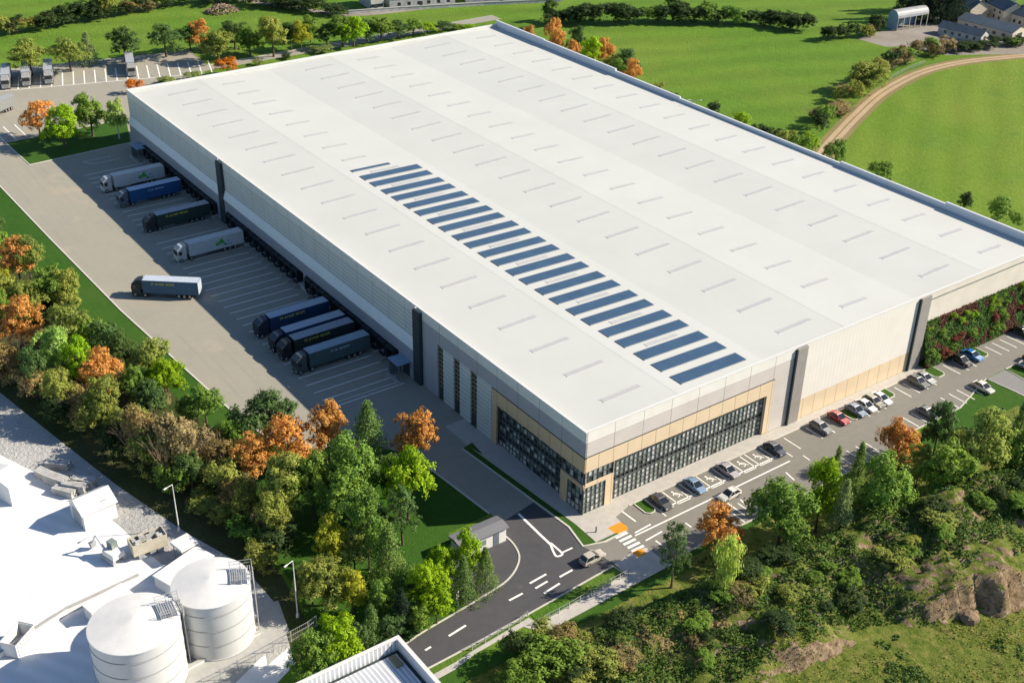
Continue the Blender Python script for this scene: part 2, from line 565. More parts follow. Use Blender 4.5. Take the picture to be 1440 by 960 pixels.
# right-hand meadow inside the curve of the dirt track
track = smooth_line([at(1150, 232), at(1163, 208), at(1182, 186), at(1205, 162), at(1240, 131), at(1290, 104), at(1340, 90), at(1400, 82), at(1470, 77), at(1560, 76)], 10)
sheet('meadow', track + [(40, -420), (-120, -330), (-75, -125), (8, -122.5), (60, -122.5)], .01, MT['meadow'])
mb = MB(); strip(mb, track, 6.5, .018); tag(mb.build('track_margin', MT['trackedge']), kind='structure')
mb = MB(); strip(mb, track, 3.4, .026)
tag(mb.build('dirt_track', MT['track']), kind='structure')
mb = MB(); strip(mb, track, .5, .034)
tag(mb.build('track_grass_ridge', MT['trackedge']), kind='structure')

# service yard, back road and trailer park
yard = P((703, 736), (690, 722)) + [(26.0, 13.4), (31, 14.4)][:1] + [(31, 14.4), (36, 18), (41, 27), (47, 31.5), (54.8, 33.2), (107.8, 36.5), (188.6, 38.3), (200, 38.7), (210, 40), (225, 46), (258, 80), (300, 60), (285, 12), (273, -47.5), (254.5, -46), (256, -160), (249.5, -160), (249.5, -44), (240, -20), (200.6, -20), (200.6, -.4), (L, 0), (27, 0)] + P((650, 631), (720, 682), (752, 705))
unused = [(26.0, 13.4), (27, 5.5), (34, 0), (L, 0), (200.6, -.4), (200.6, -20), (240, -20), (249.5, -44), (249.5, -160), (256, -160), (254.5, -46), (273, -47.5), (285, 12), (300, 60), (258, 80), (225, 46), (210, 40), (200, 38.7), (188.6, 38.3), (107.8, 36.5), (54.8, 33.2), (47, 31.5), (41, 27), (36, 18), (31, 14.4)]
sheet('service_yard', yard, .02, MT['concrete'])
# the shaded access lane beside the office and the road out
road = P((703, 748), (703, 736), (752, 705), (800, 738), (820, 768), (866, 793), (862, 796), (744, 863), (640, 920), (560, 962)) + P((500, 960), (582, 899), (640, 864), (660, 850), (640, 835), (625, 790), (680, 767))
sheet('entrance_road', road, .03, MT['asphalt'])
cp = P((820, 768), (855, 752), (880, 738)) + [(-2.3, -4), (-2.3, -8), (-2.0, -40), (-1.6, -84), (-1.6, -170), (-10.7, -170), (-10.7, -97.4), (-10.8, -90.7), (-14.4, -78.0), (-14.4, -62), (-16.3, -60), (-16.3, -3.2)] + P((925, 782), (912, 772), (866, 793))
sheet('car_park', cp, .026, MT['carpark'])
sheet('branch_road', [(-10.9, -91.2), (-10.9, -97.0), (-45, -96.0), (-45, -91.8)], .034, MT['carpark2'])
# pavements
sheet('pavement', [(34, 0), (34, 4.2), (26.4, 4.2), (-1.2, 2.2), (-1.2, -1.0), (25, -1.0), (25, 0)], .05, MT['paving'])
sheet('pavement', [(-1.2, -1.0), (.95, -1.0), (.95, -41), (-.05, -41), (-.05, -84), (-2.0, -84), (-2.3, -60), (-2.3, -8)], .05, MT['paving'])
sheet('pavement', [(-1.2, 2.2)] + P((838, 762), (868, 748), (880, 740), (866, 727)) + [(-2.3, -8), (-1.2, -1.0)], .05, MT['paving'])
sheet('footpath', P((864, 793), (896, 772), (909, 770), (918, 776), (934, 789), (946, 793), (780, 882), (762, 889), (736, 881), (670, 918), (640, 941), (560, 985), (560, 975), (640, 931), (666, 914), (732, 875), (744, 868), (757, 877), (880, 808)), .05, MT['paving'])
# lawns
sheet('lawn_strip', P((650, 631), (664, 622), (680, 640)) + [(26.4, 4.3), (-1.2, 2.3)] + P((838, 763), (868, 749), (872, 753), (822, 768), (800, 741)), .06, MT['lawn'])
sheet('lawn_panel', P((744, 863), (862, 796), (880, 807), (759, 876)), .055, MT['verge'])
sheet('lawn_verge', P((560, 962), (640, 919), (742, 864), (731, 874), (640, 930), (560, 974)), .055, MT['verge'])
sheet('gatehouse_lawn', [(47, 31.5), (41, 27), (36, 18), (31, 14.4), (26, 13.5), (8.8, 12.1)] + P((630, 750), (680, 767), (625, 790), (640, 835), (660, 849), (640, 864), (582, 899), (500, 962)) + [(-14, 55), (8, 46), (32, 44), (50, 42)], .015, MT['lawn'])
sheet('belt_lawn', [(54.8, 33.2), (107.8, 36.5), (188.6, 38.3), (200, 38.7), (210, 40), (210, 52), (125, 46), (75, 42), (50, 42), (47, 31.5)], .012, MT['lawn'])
ua = [(210, 52), (125, 44.5), (75, 40.5), (52, 38), (40, 40), (30, 44), (20, 45.6), (8, 46.8), (-4, 49)]
ub = [(210, 74), (130, 64), (97, 67.5), (73, 63), (50, 58.5), (32, 54), (20, 50), (8, 49.6), (-4, 53)]
mb = MB()
for k in range(len(ua) - 1): mb.quad([(*ua[k], .02), (*ua[k + 1], .02), (*ub[k + 1], .02), (*ub[k], .02)])
tag(mb.build('belt_undergrowth', MT['undergrowth']), kind='structure')
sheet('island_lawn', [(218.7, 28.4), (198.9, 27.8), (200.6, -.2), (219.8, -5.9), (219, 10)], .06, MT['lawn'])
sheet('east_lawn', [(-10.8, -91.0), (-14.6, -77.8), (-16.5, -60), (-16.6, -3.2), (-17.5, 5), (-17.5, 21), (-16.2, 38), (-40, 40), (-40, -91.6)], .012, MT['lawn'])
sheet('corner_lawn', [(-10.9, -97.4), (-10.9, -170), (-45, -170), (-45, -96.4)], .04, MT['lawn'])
for i, (ya, yb, xa, xb) in enumerate([(-8.9, -11.0, -2.4, -5.9), (-58.2, -60.2, -2.6, -6.3), (-69.1, -71.6, -2.2, -5.0), (-83.1, -85.9, -2.0, -5.4), (-97.2, -99.4, -2.0, -5.6), (-113, -115.3, -2.0, -5.6)]):
    r = .6
    poly = [(xa, ya), (xb + r, ya), (xb, ya - r), (xb, yb + r), (xb + r, yb), (xa, yb)]
    o = MB().prism(poly, .03, .15).build('planted_island', MT['lawn'])
    tag(o, kind='structure')
    mb = MB(); kerb(mb, poly + [poly[0]], .22, .03, .17)
    tag(mb.build('island_kerb', MT['kerb']), kind='structure')

# kerbs (long stones along the edges)
mb = MB()
kerb(mb, [(210, 40), (200, 38.7), (188.6, 38.3), (150, 37.6), (107.8, 36.5), (54.8, 33.2), (47, 31.5)])
kerb(mb, [(31, 14.4), (25.6, 13.4), (8.8, 12.0)])
kerb(mb, P((650, 631), (720, 682), (800, 741), (820, 768), (850, 762), (880, 747)))
kerb(mb, smooth_line(P((703, 748), (720, 762), (730, 780), (727, 797), (715, 814), (695, 829), (640, 862), (582, 897), (500, 958))), .28, .02, .10)
kerb(mb, P((560, 962), (640, 920), (744, 863), (862, 796)), .28)
kerb(mb, P((759, 877), (880, 808), (862, 796)), .2)
kerb(mb, [(-2.3, -8), (-2.3, -60), (-1.95, -84), (-1.6, -125)], .3)
kerb(mb, [(-14.5, -62), (-14.5, -78), (-10.85, -90.9), (-17, -91.6), (-45, -91.9)], .25)
kerb(mb, [(-45, -96.2), (-15.5, -96.8), (-10.8, -97.3), (-10.8, -160)], .25)
kerb(mb, [(-16.4, -3.2), (-16.4, -60)], .25)
kerb(mb, [(219.8, -5.9), (218.9, 10), (218.7, 28.4), (198.9, 27.8), (200.3, -.4)], .45)
kerb(mb, [(285, 12), (273, -47.5), (254.5, -46), (255.5, -120)], .4)
tag(mb.build('kerb', MT['kerb']), kind='structure')

# ------------------------------------------------------------------ painted markings
mk = MB()
ZM = .042
bays = [50.6 + 3.1 * k for k in range(28)]
for k, x in enumerate(bays + [140.5 + 3.1 * k for k in range(15)]):
    strip(mk, [(x, 2.6), (x + .1, 18.4)], .24, ZM)
strip(mk, [(51.6, 2.6), (51.9, 18.0)], .15, ZM)
for x, ya, yb in ((190.5, 6.5, 14), (193.5, 8, 15.5)):
    strip(mk, [(x, ya), (x, yb)], .15, ZM)
strip(mk, [(190.5, 14), (193.5, 15.5)], .15, ZM)
# trailer park
pk0, pk1 = (264.6, 18), (247.0, -41.5)
for k in range(22):
    t = -.06 + k * .0527
    a = (264.4 - 17.0 * t, 18 - 59.5 * t)
    b = (a[0] + 13.0, a[1] - 4.1)
    strip(mk, [a, b], .35, ZM)
strip(mk, [(265.2, 21), (247.2, -42)], .3, ZM)
for k in range(4):
    strip(mk, [(232, 31.5 - 3.1 * k), (220.2, 31.4 - 3.1 * k)], .3, ZM)
# junction
strip(mk, P((729, 722), (760, 752), (776, 767)), .42, ZM)
strip(mk, smooth_line(P((774, 765), (779, 777), (783, 782), (790, 780), (789, 776), (774, 763))), .35, ZM + .004)
strip(mk, P((790, 777), (805, 770)), .3, ZM)
for a, b in (((745, 820), (768, 807)), ((753, 827), (770, 817)), ((765, 834), (787, 820)), ((716, 844), (735, 834)), ((787, 811), (805, 801)), ((822, 794), (839, 786)), ((631, 894), (655, 879)), ((598, 914), (606, 909))):
    strip(mk, P(a, b), .34, ZM)
# zebra
for k in range(5):
    x = -7.2 - k * .98
    mk.quad([(x, -.9, ZM), (x - .5, -.85, ZM), (x - .5, -3.3, ZM), (x, -3.35, ZM)])
for a, b in (((893, 749), (915, 737)), ((908, 760), (931, 747)), ((922, 760), (939, 773))):
    strip(mk, P(a, b), .28, ZM)
strip(mk, P((871, 716), (894, 733)), .28, ZM)
strip(mk, P((893, 753), (922.5, 739), (1111, 648)), .26, ZM)
strip(mk, [(-10.2, -42.2), (-8.6, -42.3)], .2, ZM)
# disabled bays, along the office front
ex = -7.6
strip(mk, P((926.7, 718), (1097.5, 639)), .26, ZM)
ys = [-11.2, -13.9, -15.0, -17.7, -18.8, -21.5, -22.6, -25.3, -26.4, -29.1, -30.2, -32.9, -34.0, -36.7, -37.7, -40.5]
for y in ys:
    strip(mk, [(-2.6, y), (-6.6 if y != -11.2 and y != -40.5 else ex - .2, y)], .2, ZM)
for a, b in zip(ys[::2], ys[1::2]):
    strip(mk, [(-6.55, a), (-6.55, b)], .18, ZM)


def wheelchair(cx, cy):
    s = 1.0
    for r0 in (.52,):
        pts = [(cx + .12 + r0 * math.cos(a), cy + r0 * math.sin(a)) for a in np.linspace(R(-200), R(70), 14)]
        strip(mk, pts, .17, ZM)
    strip(mk, [(cx + .95, cy + .05), (cx + .15, cy - .02), (cx + .12, cy - .55), (cx - .5, cy - .85)], .17, ZM + .004)
    strip(mk, [(cx + .55, cy), (cx + .5, cy - .5)], .15, ZM + .008)
    mk.quad([(cx + 1.15 + .2 * math.cos(a), cy + .05 + .2 * math.sin(a), ZM) for a in np.linspace(0, 2 * math.pi, 9)[:-1]])


for k in (1, 3, 5, 6):
    wheelchair(-4.7, (ys[2 * k] + ys[2 * k + 1]) / 2)
# ordinary bays further along, both sides of the aisle
for y in (-6.6, -43.5, -49.2, -52.4, -61.9, -64.4, -66.4, -73.6, -76.1, -78.6, -81.1, -88.3, -90.9, -93.4, -101.5, -104, -106.5, -109, -111.5, -118):
    if y in (-6.6,): continue
    strip(mk, [(-2.9, y), (-6.9, y)], .2, ZM)
for y in (-77.9, -80.4, -82.8, -85.4, -69.0, -66.5, -63.9, -54.3, -52.1, -49.7, -47.3, -44.9, -16, -20.6, -23.2):
    xb = -14.2 if y < -61 else -16.1
    xa = -10.2 if y < -75 else (-10.6 if y < -61 else -11.9)
    strip(mk, [(xa, y), (xb, y)], .2, ZM)
for a, b in (((964, 735), (972, 741)), ((1041, 702), (1046, 707)), ((1023, 707), (1048, 725)), ((1105, 664), (1117, 675))):
    strip(mk, P(a, b), .25, ZM)
tag(mk.build('road_marking', MT['paint']), kind='structure')
tp = MB()
a = at(870, 743)
tp.quad([(a[0] + 1.1, a[1] + 1.4, .056), (a[0] - 1.1, a[1] + 1.2, .056), (a[0] - 1.2, a[1] - 1.0, .056), (a[0] - .2, a[1] - 1.5, .056), (a[0] + 1.1, a[1] - 1.3, .056)])
a = at(899, 777)
tp.quad([(a[0] + .7, a[1] + .8, .056), (a[0] - .8, a[1] + .9, .056), (a[0] - .8, a[1] - .8, .056), (a[0] + .7, a[1] - 1.0, .056)])
tag(tp.build('tactile_paving', MT['tactile']), kind='structure')

# pale yard and its grey weedy edge, a white fade painted into both
sheet('pale_yard', [(240, 78), (130, 62), (97, 66), (73, 61), (50, 56.5), (32, 52), (20, 48), (5, 48.5), (-3, 52), (-12, 70), (-80, 100), (0, 240), (240, 240)], .008, MT['paleyard'])
sheet('grey_verge', [(140, 66), (97, 66), (73, 61), (50, 56.5), (32, 52), (20, 48), (9.5, 48.8), (1, 49.5), (-1.5, 56), (9, 52.5), (18, 56), (27, 60), (40, 62), (55, 66), (75, 74), (100, 80), (140, 84)], .014, MT['paleverge'])
sheet('concrete_apron', [(9.5, 49.0), (3, 50.5), (-2.5, 62), (-5, 80), (5, 84), (11, 62)], .022, MT['concrete_pale'])
sheet('farm_yard', P((1205, 55), (1245, 66), (1280, 66), (1330, 78), (1440, 76), (1500, 60), (1460, 20), (1300, 25), (1240, 44)), .02, MT['farmyard'])
mb = MB(); strip(mb, [at(520, 20), at(480, 22), at(430, 13), at(380, 6), at(330, -2)], 4, .02)
strip(mb, [at(520, 20), at(640, 7), at(740, -3)], 4, .024)
tag(mb.build('country_lane', MT['farmyard']), kind='structure')

# ------------------------------------------------------------------ the warehouse
wh = empty('warehouse', (0, 0, 0), 0, 'huge white roofed warehouse with glazed tan framed office corner and long grey loading side', 'warehouse')


def part(mb, name, m, parent=wh, label=None):
    o = mb.build(name, m, parent)
    if label: o['label'] = label
    return o


NS = 6
SW = W / NS
ZE, ZR = 15.1, 15.6


def roofz(y):
    k = (-y) / SW
    t = k % 2
    return ZE + (ZR - ZE) * (t if t <= 1 else 2 - t)


mb = MB()
for s in range(NS):
    ya, yb = -s * SW, -(s + 1) * SW
    za, zb = (ZE, ZR) if s % 2 == 0 else (ZR, ZE)
    if s == 0: ya = -.4; za = roofz(ya)
    if s == NS - 1: yb = -W + .4; zb = roofz(yb)
    mb.quad([(.4, yb, zb), (L - .4, yb, zb), (L - .4, ya, za), (.4, ya, za)])
roof = part(mb, 'roof', MT['roof'])
# ridge cappings, one flashing along each ridge
mb = MB()
for s in (1, 3, 5):
    mb.box(.5, L - .5, -s * SW - .3, -s * SW + .3, ZR - .03, ZR + .006)
part(mb, 'ridge_capping', MT['roof'], roof)

RL = []
spans = [(-8.5, -16.5), (-24.0, -30.3), (-49.0, -57.5), (-66.0, -73.0), (-89.0, -97.6), (-107.8, -114.8)]
for s, (ya, yb) in enumerate(spans):
    for k in range(20):
        x = 6.6 + 9.58 * k
        if s == 1 and k == 0: continue
        if s == 1 and x < 114:
            RL.append((x, -26.2, -33.6, s))
        else:
            RL.append((x, ya, yb, s))
RL.sort(key=lambda r: math.dist(CAM, (r[0], r[1], 15)))


def rooflight_mb(mb, x, ya, yb, w2=.44):
    za, zb = roofz(ya) + .045, roofz(yb) + .045
    q = [(x - w2, ya), (x + w2, ya), (x + w2, yb), (x - w2, yb)]
    z = [za, za, zb, zb]
    mb.loft([[(a[0], a[1], b - .2) for a, b in zip(q, z)], [(a[0], a[1], b) for a, b in zip(q, z)]])
    # upstand frame bars
    mb.loft([[(x - w2 - .07, y, zz - .2), (x - w2, y, zz - .2), (x - w2, y, zz + .05), (x - w2 - .07, y, zz + .05)] for y, zz in ((ya + .06, za), (yb - .06, zb))])
    mb.loft([[(x + w2, y, zz - .2), (x + w2 + .07, y, zz - .2), (x + w2 + .07, y, zz + .05), (x + w2, y, zz + .05)] for y, zz in ((ya + .06, za), (yb - .06, zb))])


for i, (x, ya, yb, s) in enumerate(RL[:100]):
    mb = MB(); rooflight_mb(mb, x, ya, yb)
    part(mb, 'rooflight', MT['rooflight'], roof)
mb = MB()
for x, ya, yb, s in RL[100:]: rooflight_mb(mb, x, ya, yb)
tag(part(mb, 'rooflight', MT['rooflight'], roof), kind='stuff')

# parapets: plain on three sides, stepped along the far long side
mb = MB()
mb.box(-.02, L + .02, -.42, .04, 15.92, 16.06)
mb.box(-.04, .42, -W, -.42, 15.92, 16.06)
mb.box(L - .42, L + .04, -W, -.42, 15.92, 16.06)
for xa, xb in ((48.0, 50.4), (135.6, 138.4)):
    pass
part(mb, 'coping', MT['coping'])
mb = MB()
for xa, xb, zt in ((0, 6, 16.9), (6.02, 25, 16.9), (25.02, 55, 16.45), (55.02, 111, 16.0), (111.02, 138, 16.4), (138.02, 172, 17.0), (172.02, L, 17.2)):
    mb.box(xa, xb, -W - .25, -W + .25, 0, zt)
part(mb, 'parapet', MT['parapet_in'])

# --- loading side (plane y = 0)
def wall(name, m, boxes, parent=wh):
    b = MB()
    for q in boxes: b.box(*q)
    return part(b, name, m, parent)


T = .4
top = [(0, 48.0, -T, 0, 14.0, 15.92)]
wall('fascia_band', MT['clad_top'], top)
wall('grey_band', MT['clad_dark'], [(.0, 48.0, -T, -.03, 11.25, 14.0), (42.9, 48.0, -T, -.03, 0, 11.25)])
wall('shadow_gap', MT['dark_metal'], [(.0, 25.6, -T, -.12, 10.95, 11.25)])
for xa, xb in ((37.6, 41.0), (32.2, 35.6), (25.7, 30.2)):
    wall('cladding_panel', MT['clad_light'], [(xa, xb, -T, -.02, 0, 11.25)])
for xa, xb in ((41.0, 42.9), (35.6, 37.6), (30.2, 32.2)):
    o = wall('tall_window', MT['glass_dark'], [(xa, xb, -.5, -.38, 0, 11.25)])
    b = MB()
    for k in range(1, 12): b.box(xa + .25, xb - .25, -.38, -.28, .9 * k + .7, .9 * k + 1.0)
    for x in (xa + .1, (xa + xb) / 2, xb - .1): b.box(x - .05, x + .05, -.37, -.25, 0, 11.2)
    part(b, 'slat_frame', MT['slat'], o)
    wall('door', MT['dark_metal'], [(xa + .2, xb - .2, -.36, -.22, 0, 2.6)], o)
# tan portal round the office glazing
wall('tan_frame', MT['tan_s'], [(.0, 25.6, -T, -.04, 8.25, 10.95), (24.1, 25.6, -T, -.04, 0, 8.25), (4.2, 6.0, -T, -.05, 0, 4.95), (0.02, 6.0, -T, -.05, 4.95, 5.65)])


def glazing(axis, u0, u1, z0, z1, dep, du, dz, name='glazing', parent=wh, spandrel=(), seed=0, mul=None, cols=None):
    """curtain wall of separate panes with a mullion grid standing proud; axis 'x' lies along the loading side, 'y' along the front"""
    rg = random.Random(seed)
    nu = max(1, round(abs(u1 - u0) / du)); nz = max(1, round((z1 - z0) / dz))
    mb = MB(); ml = MB()
    su = (u1 - u0) / nu; sz = (z1 - z0) / nz
    cols = cols or [.36, .32, .20, .12]
    for i in range(nu):
        colbias = rg.random()
        for j in range(nz):
            a, b = u0 + su * i, u0 + su * (i + 1)
            c, d = z0 + sz * j, z0 + sz * (j + 1)
            zc = (c + d) / 2
            r = rg.random()
            mi = 0 if r < cols[0] else (1 if r < cols[0] + cols[1] else (2 if r < cols[0] + cols[1] + cols[2] else 3))
            if any(abs(zc - s) < sz * .5 for s in spandrel): mi = 0
            t = rg.uniform(-.012, .012)
            if axis == 'x': mb.quad([(a, dep + t, c), (b, dep - t, c), (b, dep - t, d), (a, dep + t, d)][::-1], mi)
            else: mb.quad([(dep - t, a, c), (dep + t, b, c), (dep + t, b, d), (dep - t, a, d)], mi)
    for i in range(nu + 1):
        u = u0 + su * i
        wdt = .05 if i % 6 else .10
        if axis == 'x': ml.box(u - wdt, u + wdt, dep + .03, dep + .16, z0, z1)
        else: ml.box(dep - .16, dep - .03, u - wdt, u + wdt, z0, z1)
    for j in range(nz + 1):
        z = z0 + sz * j
        h = .075
        for s in spandrel:
            if abs(z - s) < sz * .5: h = .2
        if axis == 'x': ml.box(min(u0, u1), max(u0, u1), dep + .03, dep + .13, z - h, z + h)
        else: ml.box(dep - .13, dep - .03, min(u0, u1), max(u0, u1), z - h, z + h)
    o = part(mb, name, [MT['glass_dark'], MT['glass_mid'], MT['glass_green'], MT['blind']], parent)
    part(ml, 'mullion', mul or MT['mullion'], o)
    return o


side_cols = [.30, .30, .14, .26]
glazing('x', 6.0, 24.1, 0, 8.25, -.75, 1.0, 1.03, spandrel=(2.4, 5.4), seed=1, cols=side_cols)
glazing('x', .12, 5.98, 5.65, 8.25, -.45, 1.0, 1.1, seed=2, cols=side_cols)
glazing('x', .12, 4.2, 0, 4.95, -.3, .95, 1.1, seed=3, cols=[.3, .3, .1, .3])
front_cols = [.04, .20, .46, .30]
glazing('y', -.12, -4.7, 0, 5.2, .3, .9, 1.05, seed=4, cols=front_cols)
glazing('y', -.12, -6.3, 5.9, 8.25, .35, 1.0, 1.1, seed=5, cols=front_cols)
glazing('y', -6.3, -40.9, 0, 8.25, .75, .96, .92, seed=6, cols=front_cols, spandrel=(4.1,))
# floors and ceilings seen at the glazing line are closed off by a dark inner lining
wall('inner_lining', MT['dark_metal'], [(1.2, 25.5, -1.3, -1.2, 0, 11), (1.2, 1.3, -42.4, -1.3, 0, 11), (25.5, 25.7, -1.3, -.4, 0, 11)])

# dark recess between office and dock range and the second one further along
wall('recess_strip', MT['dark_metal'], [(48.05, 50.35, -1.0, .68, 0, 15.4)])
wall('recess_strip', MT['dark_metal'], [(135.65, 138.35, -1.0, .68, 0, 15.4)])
YD = .5
for xa, xb in ((50.4, 135.6), (138.4, L)):
    wall('upper_cladding', MT['clad_light'], [(xa, xb, -T, 0, 8.7, 14.1)])
    wall('fascia_band', MT['clad_top'], [(xa, xb, -T, .03, 14.16, 15.92)])
    wall('shadow_gap', MT['dark_metal'], [(xa, xb, -T, -.1, 14.1, 14.16)])
    b = MB(); b.loft([[(x, -T, 6.5), (x, YD + .12, 6.5), (x, YD + .12, 6.75), (x, .06, 8.7), (x, -T, 8.7)] for x in (xa, xb)])
    part(b, 'ledge', MT['ledge'])
    wall('lower_wall', MT['clad_lower'], [(xa, xb, .2, YD, 3.9, 6.5)])
wall('lower_wall', MT['clad_lower'], [(50.4, 56.0, -T, YD, 0, 3.9), (94.6, 95.6, -T, YD, 0, 3.9), (134.6, 135.6, -T, YD, 0, 3.9), (138.4, 140.3, -T, YD, 0, 3.9), (187, L, -T, YD, 0, 3.9)])
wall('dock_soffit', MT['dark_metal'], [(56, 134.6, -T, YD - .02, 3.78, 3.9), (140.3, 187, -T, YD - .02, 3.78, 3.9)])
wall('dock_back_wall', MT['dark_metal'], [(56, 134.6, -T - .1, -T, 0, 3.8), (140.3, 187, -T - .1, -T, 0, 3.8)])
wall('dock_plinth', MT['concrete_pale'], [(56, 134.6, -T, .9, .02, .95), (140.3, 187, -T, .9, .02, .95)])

# one dock: black shelter frame, grey sectional door, rubber bumpers
docks = [bays[k] + 1.6 for k in range(2, 27) if abs(bays[k] + 1.6 - 95.1) > 1.2] + [142 + 3.1 * k for k in range(15)]
b = MB()
b.box(-1.35, -1.05, -.4, 1.25, .95, 3.75); b.box(1.05, 1.35, -.4, 1.25, .95, 3.75); b.box(-1.05, 1.05, -.4, 1.25, 3.2, 3.75)
dk0 = part(b, 'loading_dock', MT['shelter'])
b = MB(); b.box(-1.05, 1.05, -.2, -.1, .95, 3.2)
for k in range(1, 5): b.box(-1.05, 1.05, -.1, -.07, .95 + k * .45 - .02, .95 + k * .45 + .02)
dd0 = part(b, 'dock_door', MT['door_grey'], dk0)
b = MB(); b.box(-.95, .95, .9, 1.15, .35, .95)
db0 = part(b, 'rubber_bumper', MT['black'], dk0)
b = MB(); b.box(-1.62, -1.38, .95, 2.2, .02, .75)
dg0 = part(b, 'wheel_guide', MT['concrete_pale'], dk0)
for i, x in enumerate(docks):
    if i == 0: dk0.location = (x, 0, 0); continue
    c = dk0.copy(); COL.objects.link(c); c.location = (x, 0, 0)
    for ch in (dd0, db0, dg0):
        e = ch.copy(); COL.objects.link(e); e.parent = c
# two entrance canopies with steps
for xa, xb in ((51.4, 55.2), (185.2, 190.4)):
    b = MB(); b.box(xa, xb, YD, 3.5, 3.45, 3.62)
    cn = part(b, 'entrance_canopy', MT['steel_blue'])
    b = MB(); b.box(xb - .2, xb - .02, YD, 3.2, .03, 3.45); part(b, 'side_screen', MT['door_grey'], cn)
    b = MB(); b.box(xa + .05, xa + .2, 3.1, 3.25, .03, 3.45); part(b, 'canopy_post', MT['door_grey'], cn)
    b = MB(); b.box(xa + .6, xb - .8, YD + .005, YD + .05, .03, 2.9)
    part(b, 'door', MT['dark_metal'], cn)
    b = MB(); b.box(xa - .5, xb + .3, 3.2, 3.9, .02, .25)
    part(b, 'step', MT['concrete_pale'], cn)

# --- front (plane x = 0)
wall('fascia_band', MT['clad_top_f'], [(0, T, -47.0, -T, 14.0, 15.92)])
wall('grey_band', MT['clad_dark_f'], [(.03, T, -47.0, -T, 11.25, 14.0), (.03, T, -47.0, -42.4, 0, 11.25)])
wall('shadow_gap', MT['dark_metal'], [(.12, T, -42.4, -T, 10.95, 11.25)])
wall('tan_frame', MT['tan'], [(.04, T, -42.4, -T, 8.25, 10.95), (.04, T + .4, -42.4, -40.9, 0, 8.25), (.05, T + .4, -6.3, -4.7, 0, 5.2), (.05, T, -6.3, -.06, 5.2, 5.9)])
wall('glazing_reveal', MT['tan'], [(.1, .8, -6.34, -6.26, 0, 8.25)])
wall('pilaster', MT['pil_grey'], [(-.42, .4, -49.6, -47.0, 0, 15.75)])
wall('pilaster', MT['pil_grey'], [(-.42, 1.0, -83.6, -80.7, 0, 14.5), (-.42, .02, -83.6, -80.7, 14.5, 15.75)])
wall('pilaster_shade_strip', MT['dark_metal'], [(-.48, .1, -47.02, -46.75, 0, 15.75)])  # shaded flank of the pilaster, its shade put in as a dark strip
wall('pilaster_shade_strip', MT['dark_metal'], [(-.48, -.02, -80.7, -80.4, 0, 15.75)])  # same dark strip standing in for shade on the second pilaster
wall('white_cladding', MT['white_panel'], [(0, T, -80.6, -49.6, 4.2, 15.92)])
wall('tan_base', MT['tan'], [(.02, T, -80.6, -49.6, 0, 4.2)])
XB = .6
wall('rear_bay_wall', MT['beige_wall'], [(XB, XB + T, -W, -83.6, 0, 14.6)])
wall('rear_bay_fascia', MT['beige_wall'], [(0.03, T, -W, -80.6, 14.75, 15.92)])
wall('rear_bay_soffit', MT['beige_wall'], [(.05, XB + T, -W, -83.6, 14.6, 14.74)])
# --- far walls
wall('end_wall', MT['clad_light'], [(L - T, L, -W + .25, -.4, 0, 15.92)])

# solar rows on the second roof slope
ORD = ['nearest', 'second', 'third', 'fourth', 'fifth', 'sixth', 'seventh', 'eighth', 'ninth', 'tenth', 'eleventh', 'twelfth', 'thirteenth', 'fourteenth', 'fifteenth', 'sixteenth', 'seventeenth', 'eighteenth', 'nineteenth', 'twentieth', 'twenty-first', 'twenty-second', 'twenty-third', 'twenty-fourth']
ORDN = ['first'] + ORD[1:]
SX = [4.3, 9.1] + [6.6 + 9.58 * k + e for k in range(1, 11) for e in (-2.55, 2.55)] + [109.4, 114.4]
NP = len(SX) - 1


def plane_tilt(y): return roofz(y) + .13


for k in range(NP + 1):
    x = SX[k]
    dx = 1.4
    ya, yb = -22.5, -37.7
    last = k == NP
    if last: dx = .6; yb = -32.5
    b = MB()
    za, zb = plane_tilt(ya), plane_tilt(yb)
    q = [(x - dx, ya, za), (x + dx, ya, za + .0), (x + dx, yb, zb), (x - dx, yb, zb)]
    b.loft([[(p[0], p[1], p[2] - .08) for p in q], q])
    o = b.build('solar_array', MT['solar'])
    fr = MB()
    for xx in (x - dx - .05, x + dx - .01):
        fr.loft([[(xx, y, z - .1), (xx + .06, y, z - .1), (xx + .06, y, z + .03), (xx, y, z + .03)] for y, z in ((ya, za), (yb, zb))])
    n = 9 if not last else 6
    for j in (0, n):
        y = ya + (yb - ya) * j / n; z = plane_tilt(y)
        fr.box(x - dx, x + dx, y - .015, y + .015, z + .003, z + .01)
    fr.build('frame', MT['solar_frame'], o)
    lab = 'dark blue solar panel strip on the white roof, %s from the glazed office end' % ORD[k] if 0 < k < NP else ('dark blue solar panel strip on the white roof, nearest the glazed office end' if k == 0 else 'narrow short solar panel strip ending the row deep on the white roof')
    tag(o, lab, 'solar panel', 'solar panel strips on the warehouse roof')

# ------------------------------------------------------------------ planted bank against the far front wall
nx, ny = 10, 60
b = MB()
vi = {}
for i in range(nx + 1):
    for j in range(ny + 1):
        t = i / nx
        x = -1.9 + (XB + 1.9 - .02) * t
        y = -84.0 - (W - 84.0) * j / ny
        hmax = 9.0
        z = .05 + hmax * (t ** 1.15) + .25 * mnoise.noise(Vector((x * 1.5, y * .6, 0))) * (1 if 0 < i < nx else 0)
        vi[i, j] = len(b.v); b.v.append((x, y, max(.05, z)))
for i in range(nx):
    for j in range(ny):
        b.f.append((vi[i, j], vi[i, j + 1], vi[i + 1, j + 1], vi[i + 1, j])); b.m.append(0)
tag(b.build('planted_bank', MT['mulch']), kind='structure')

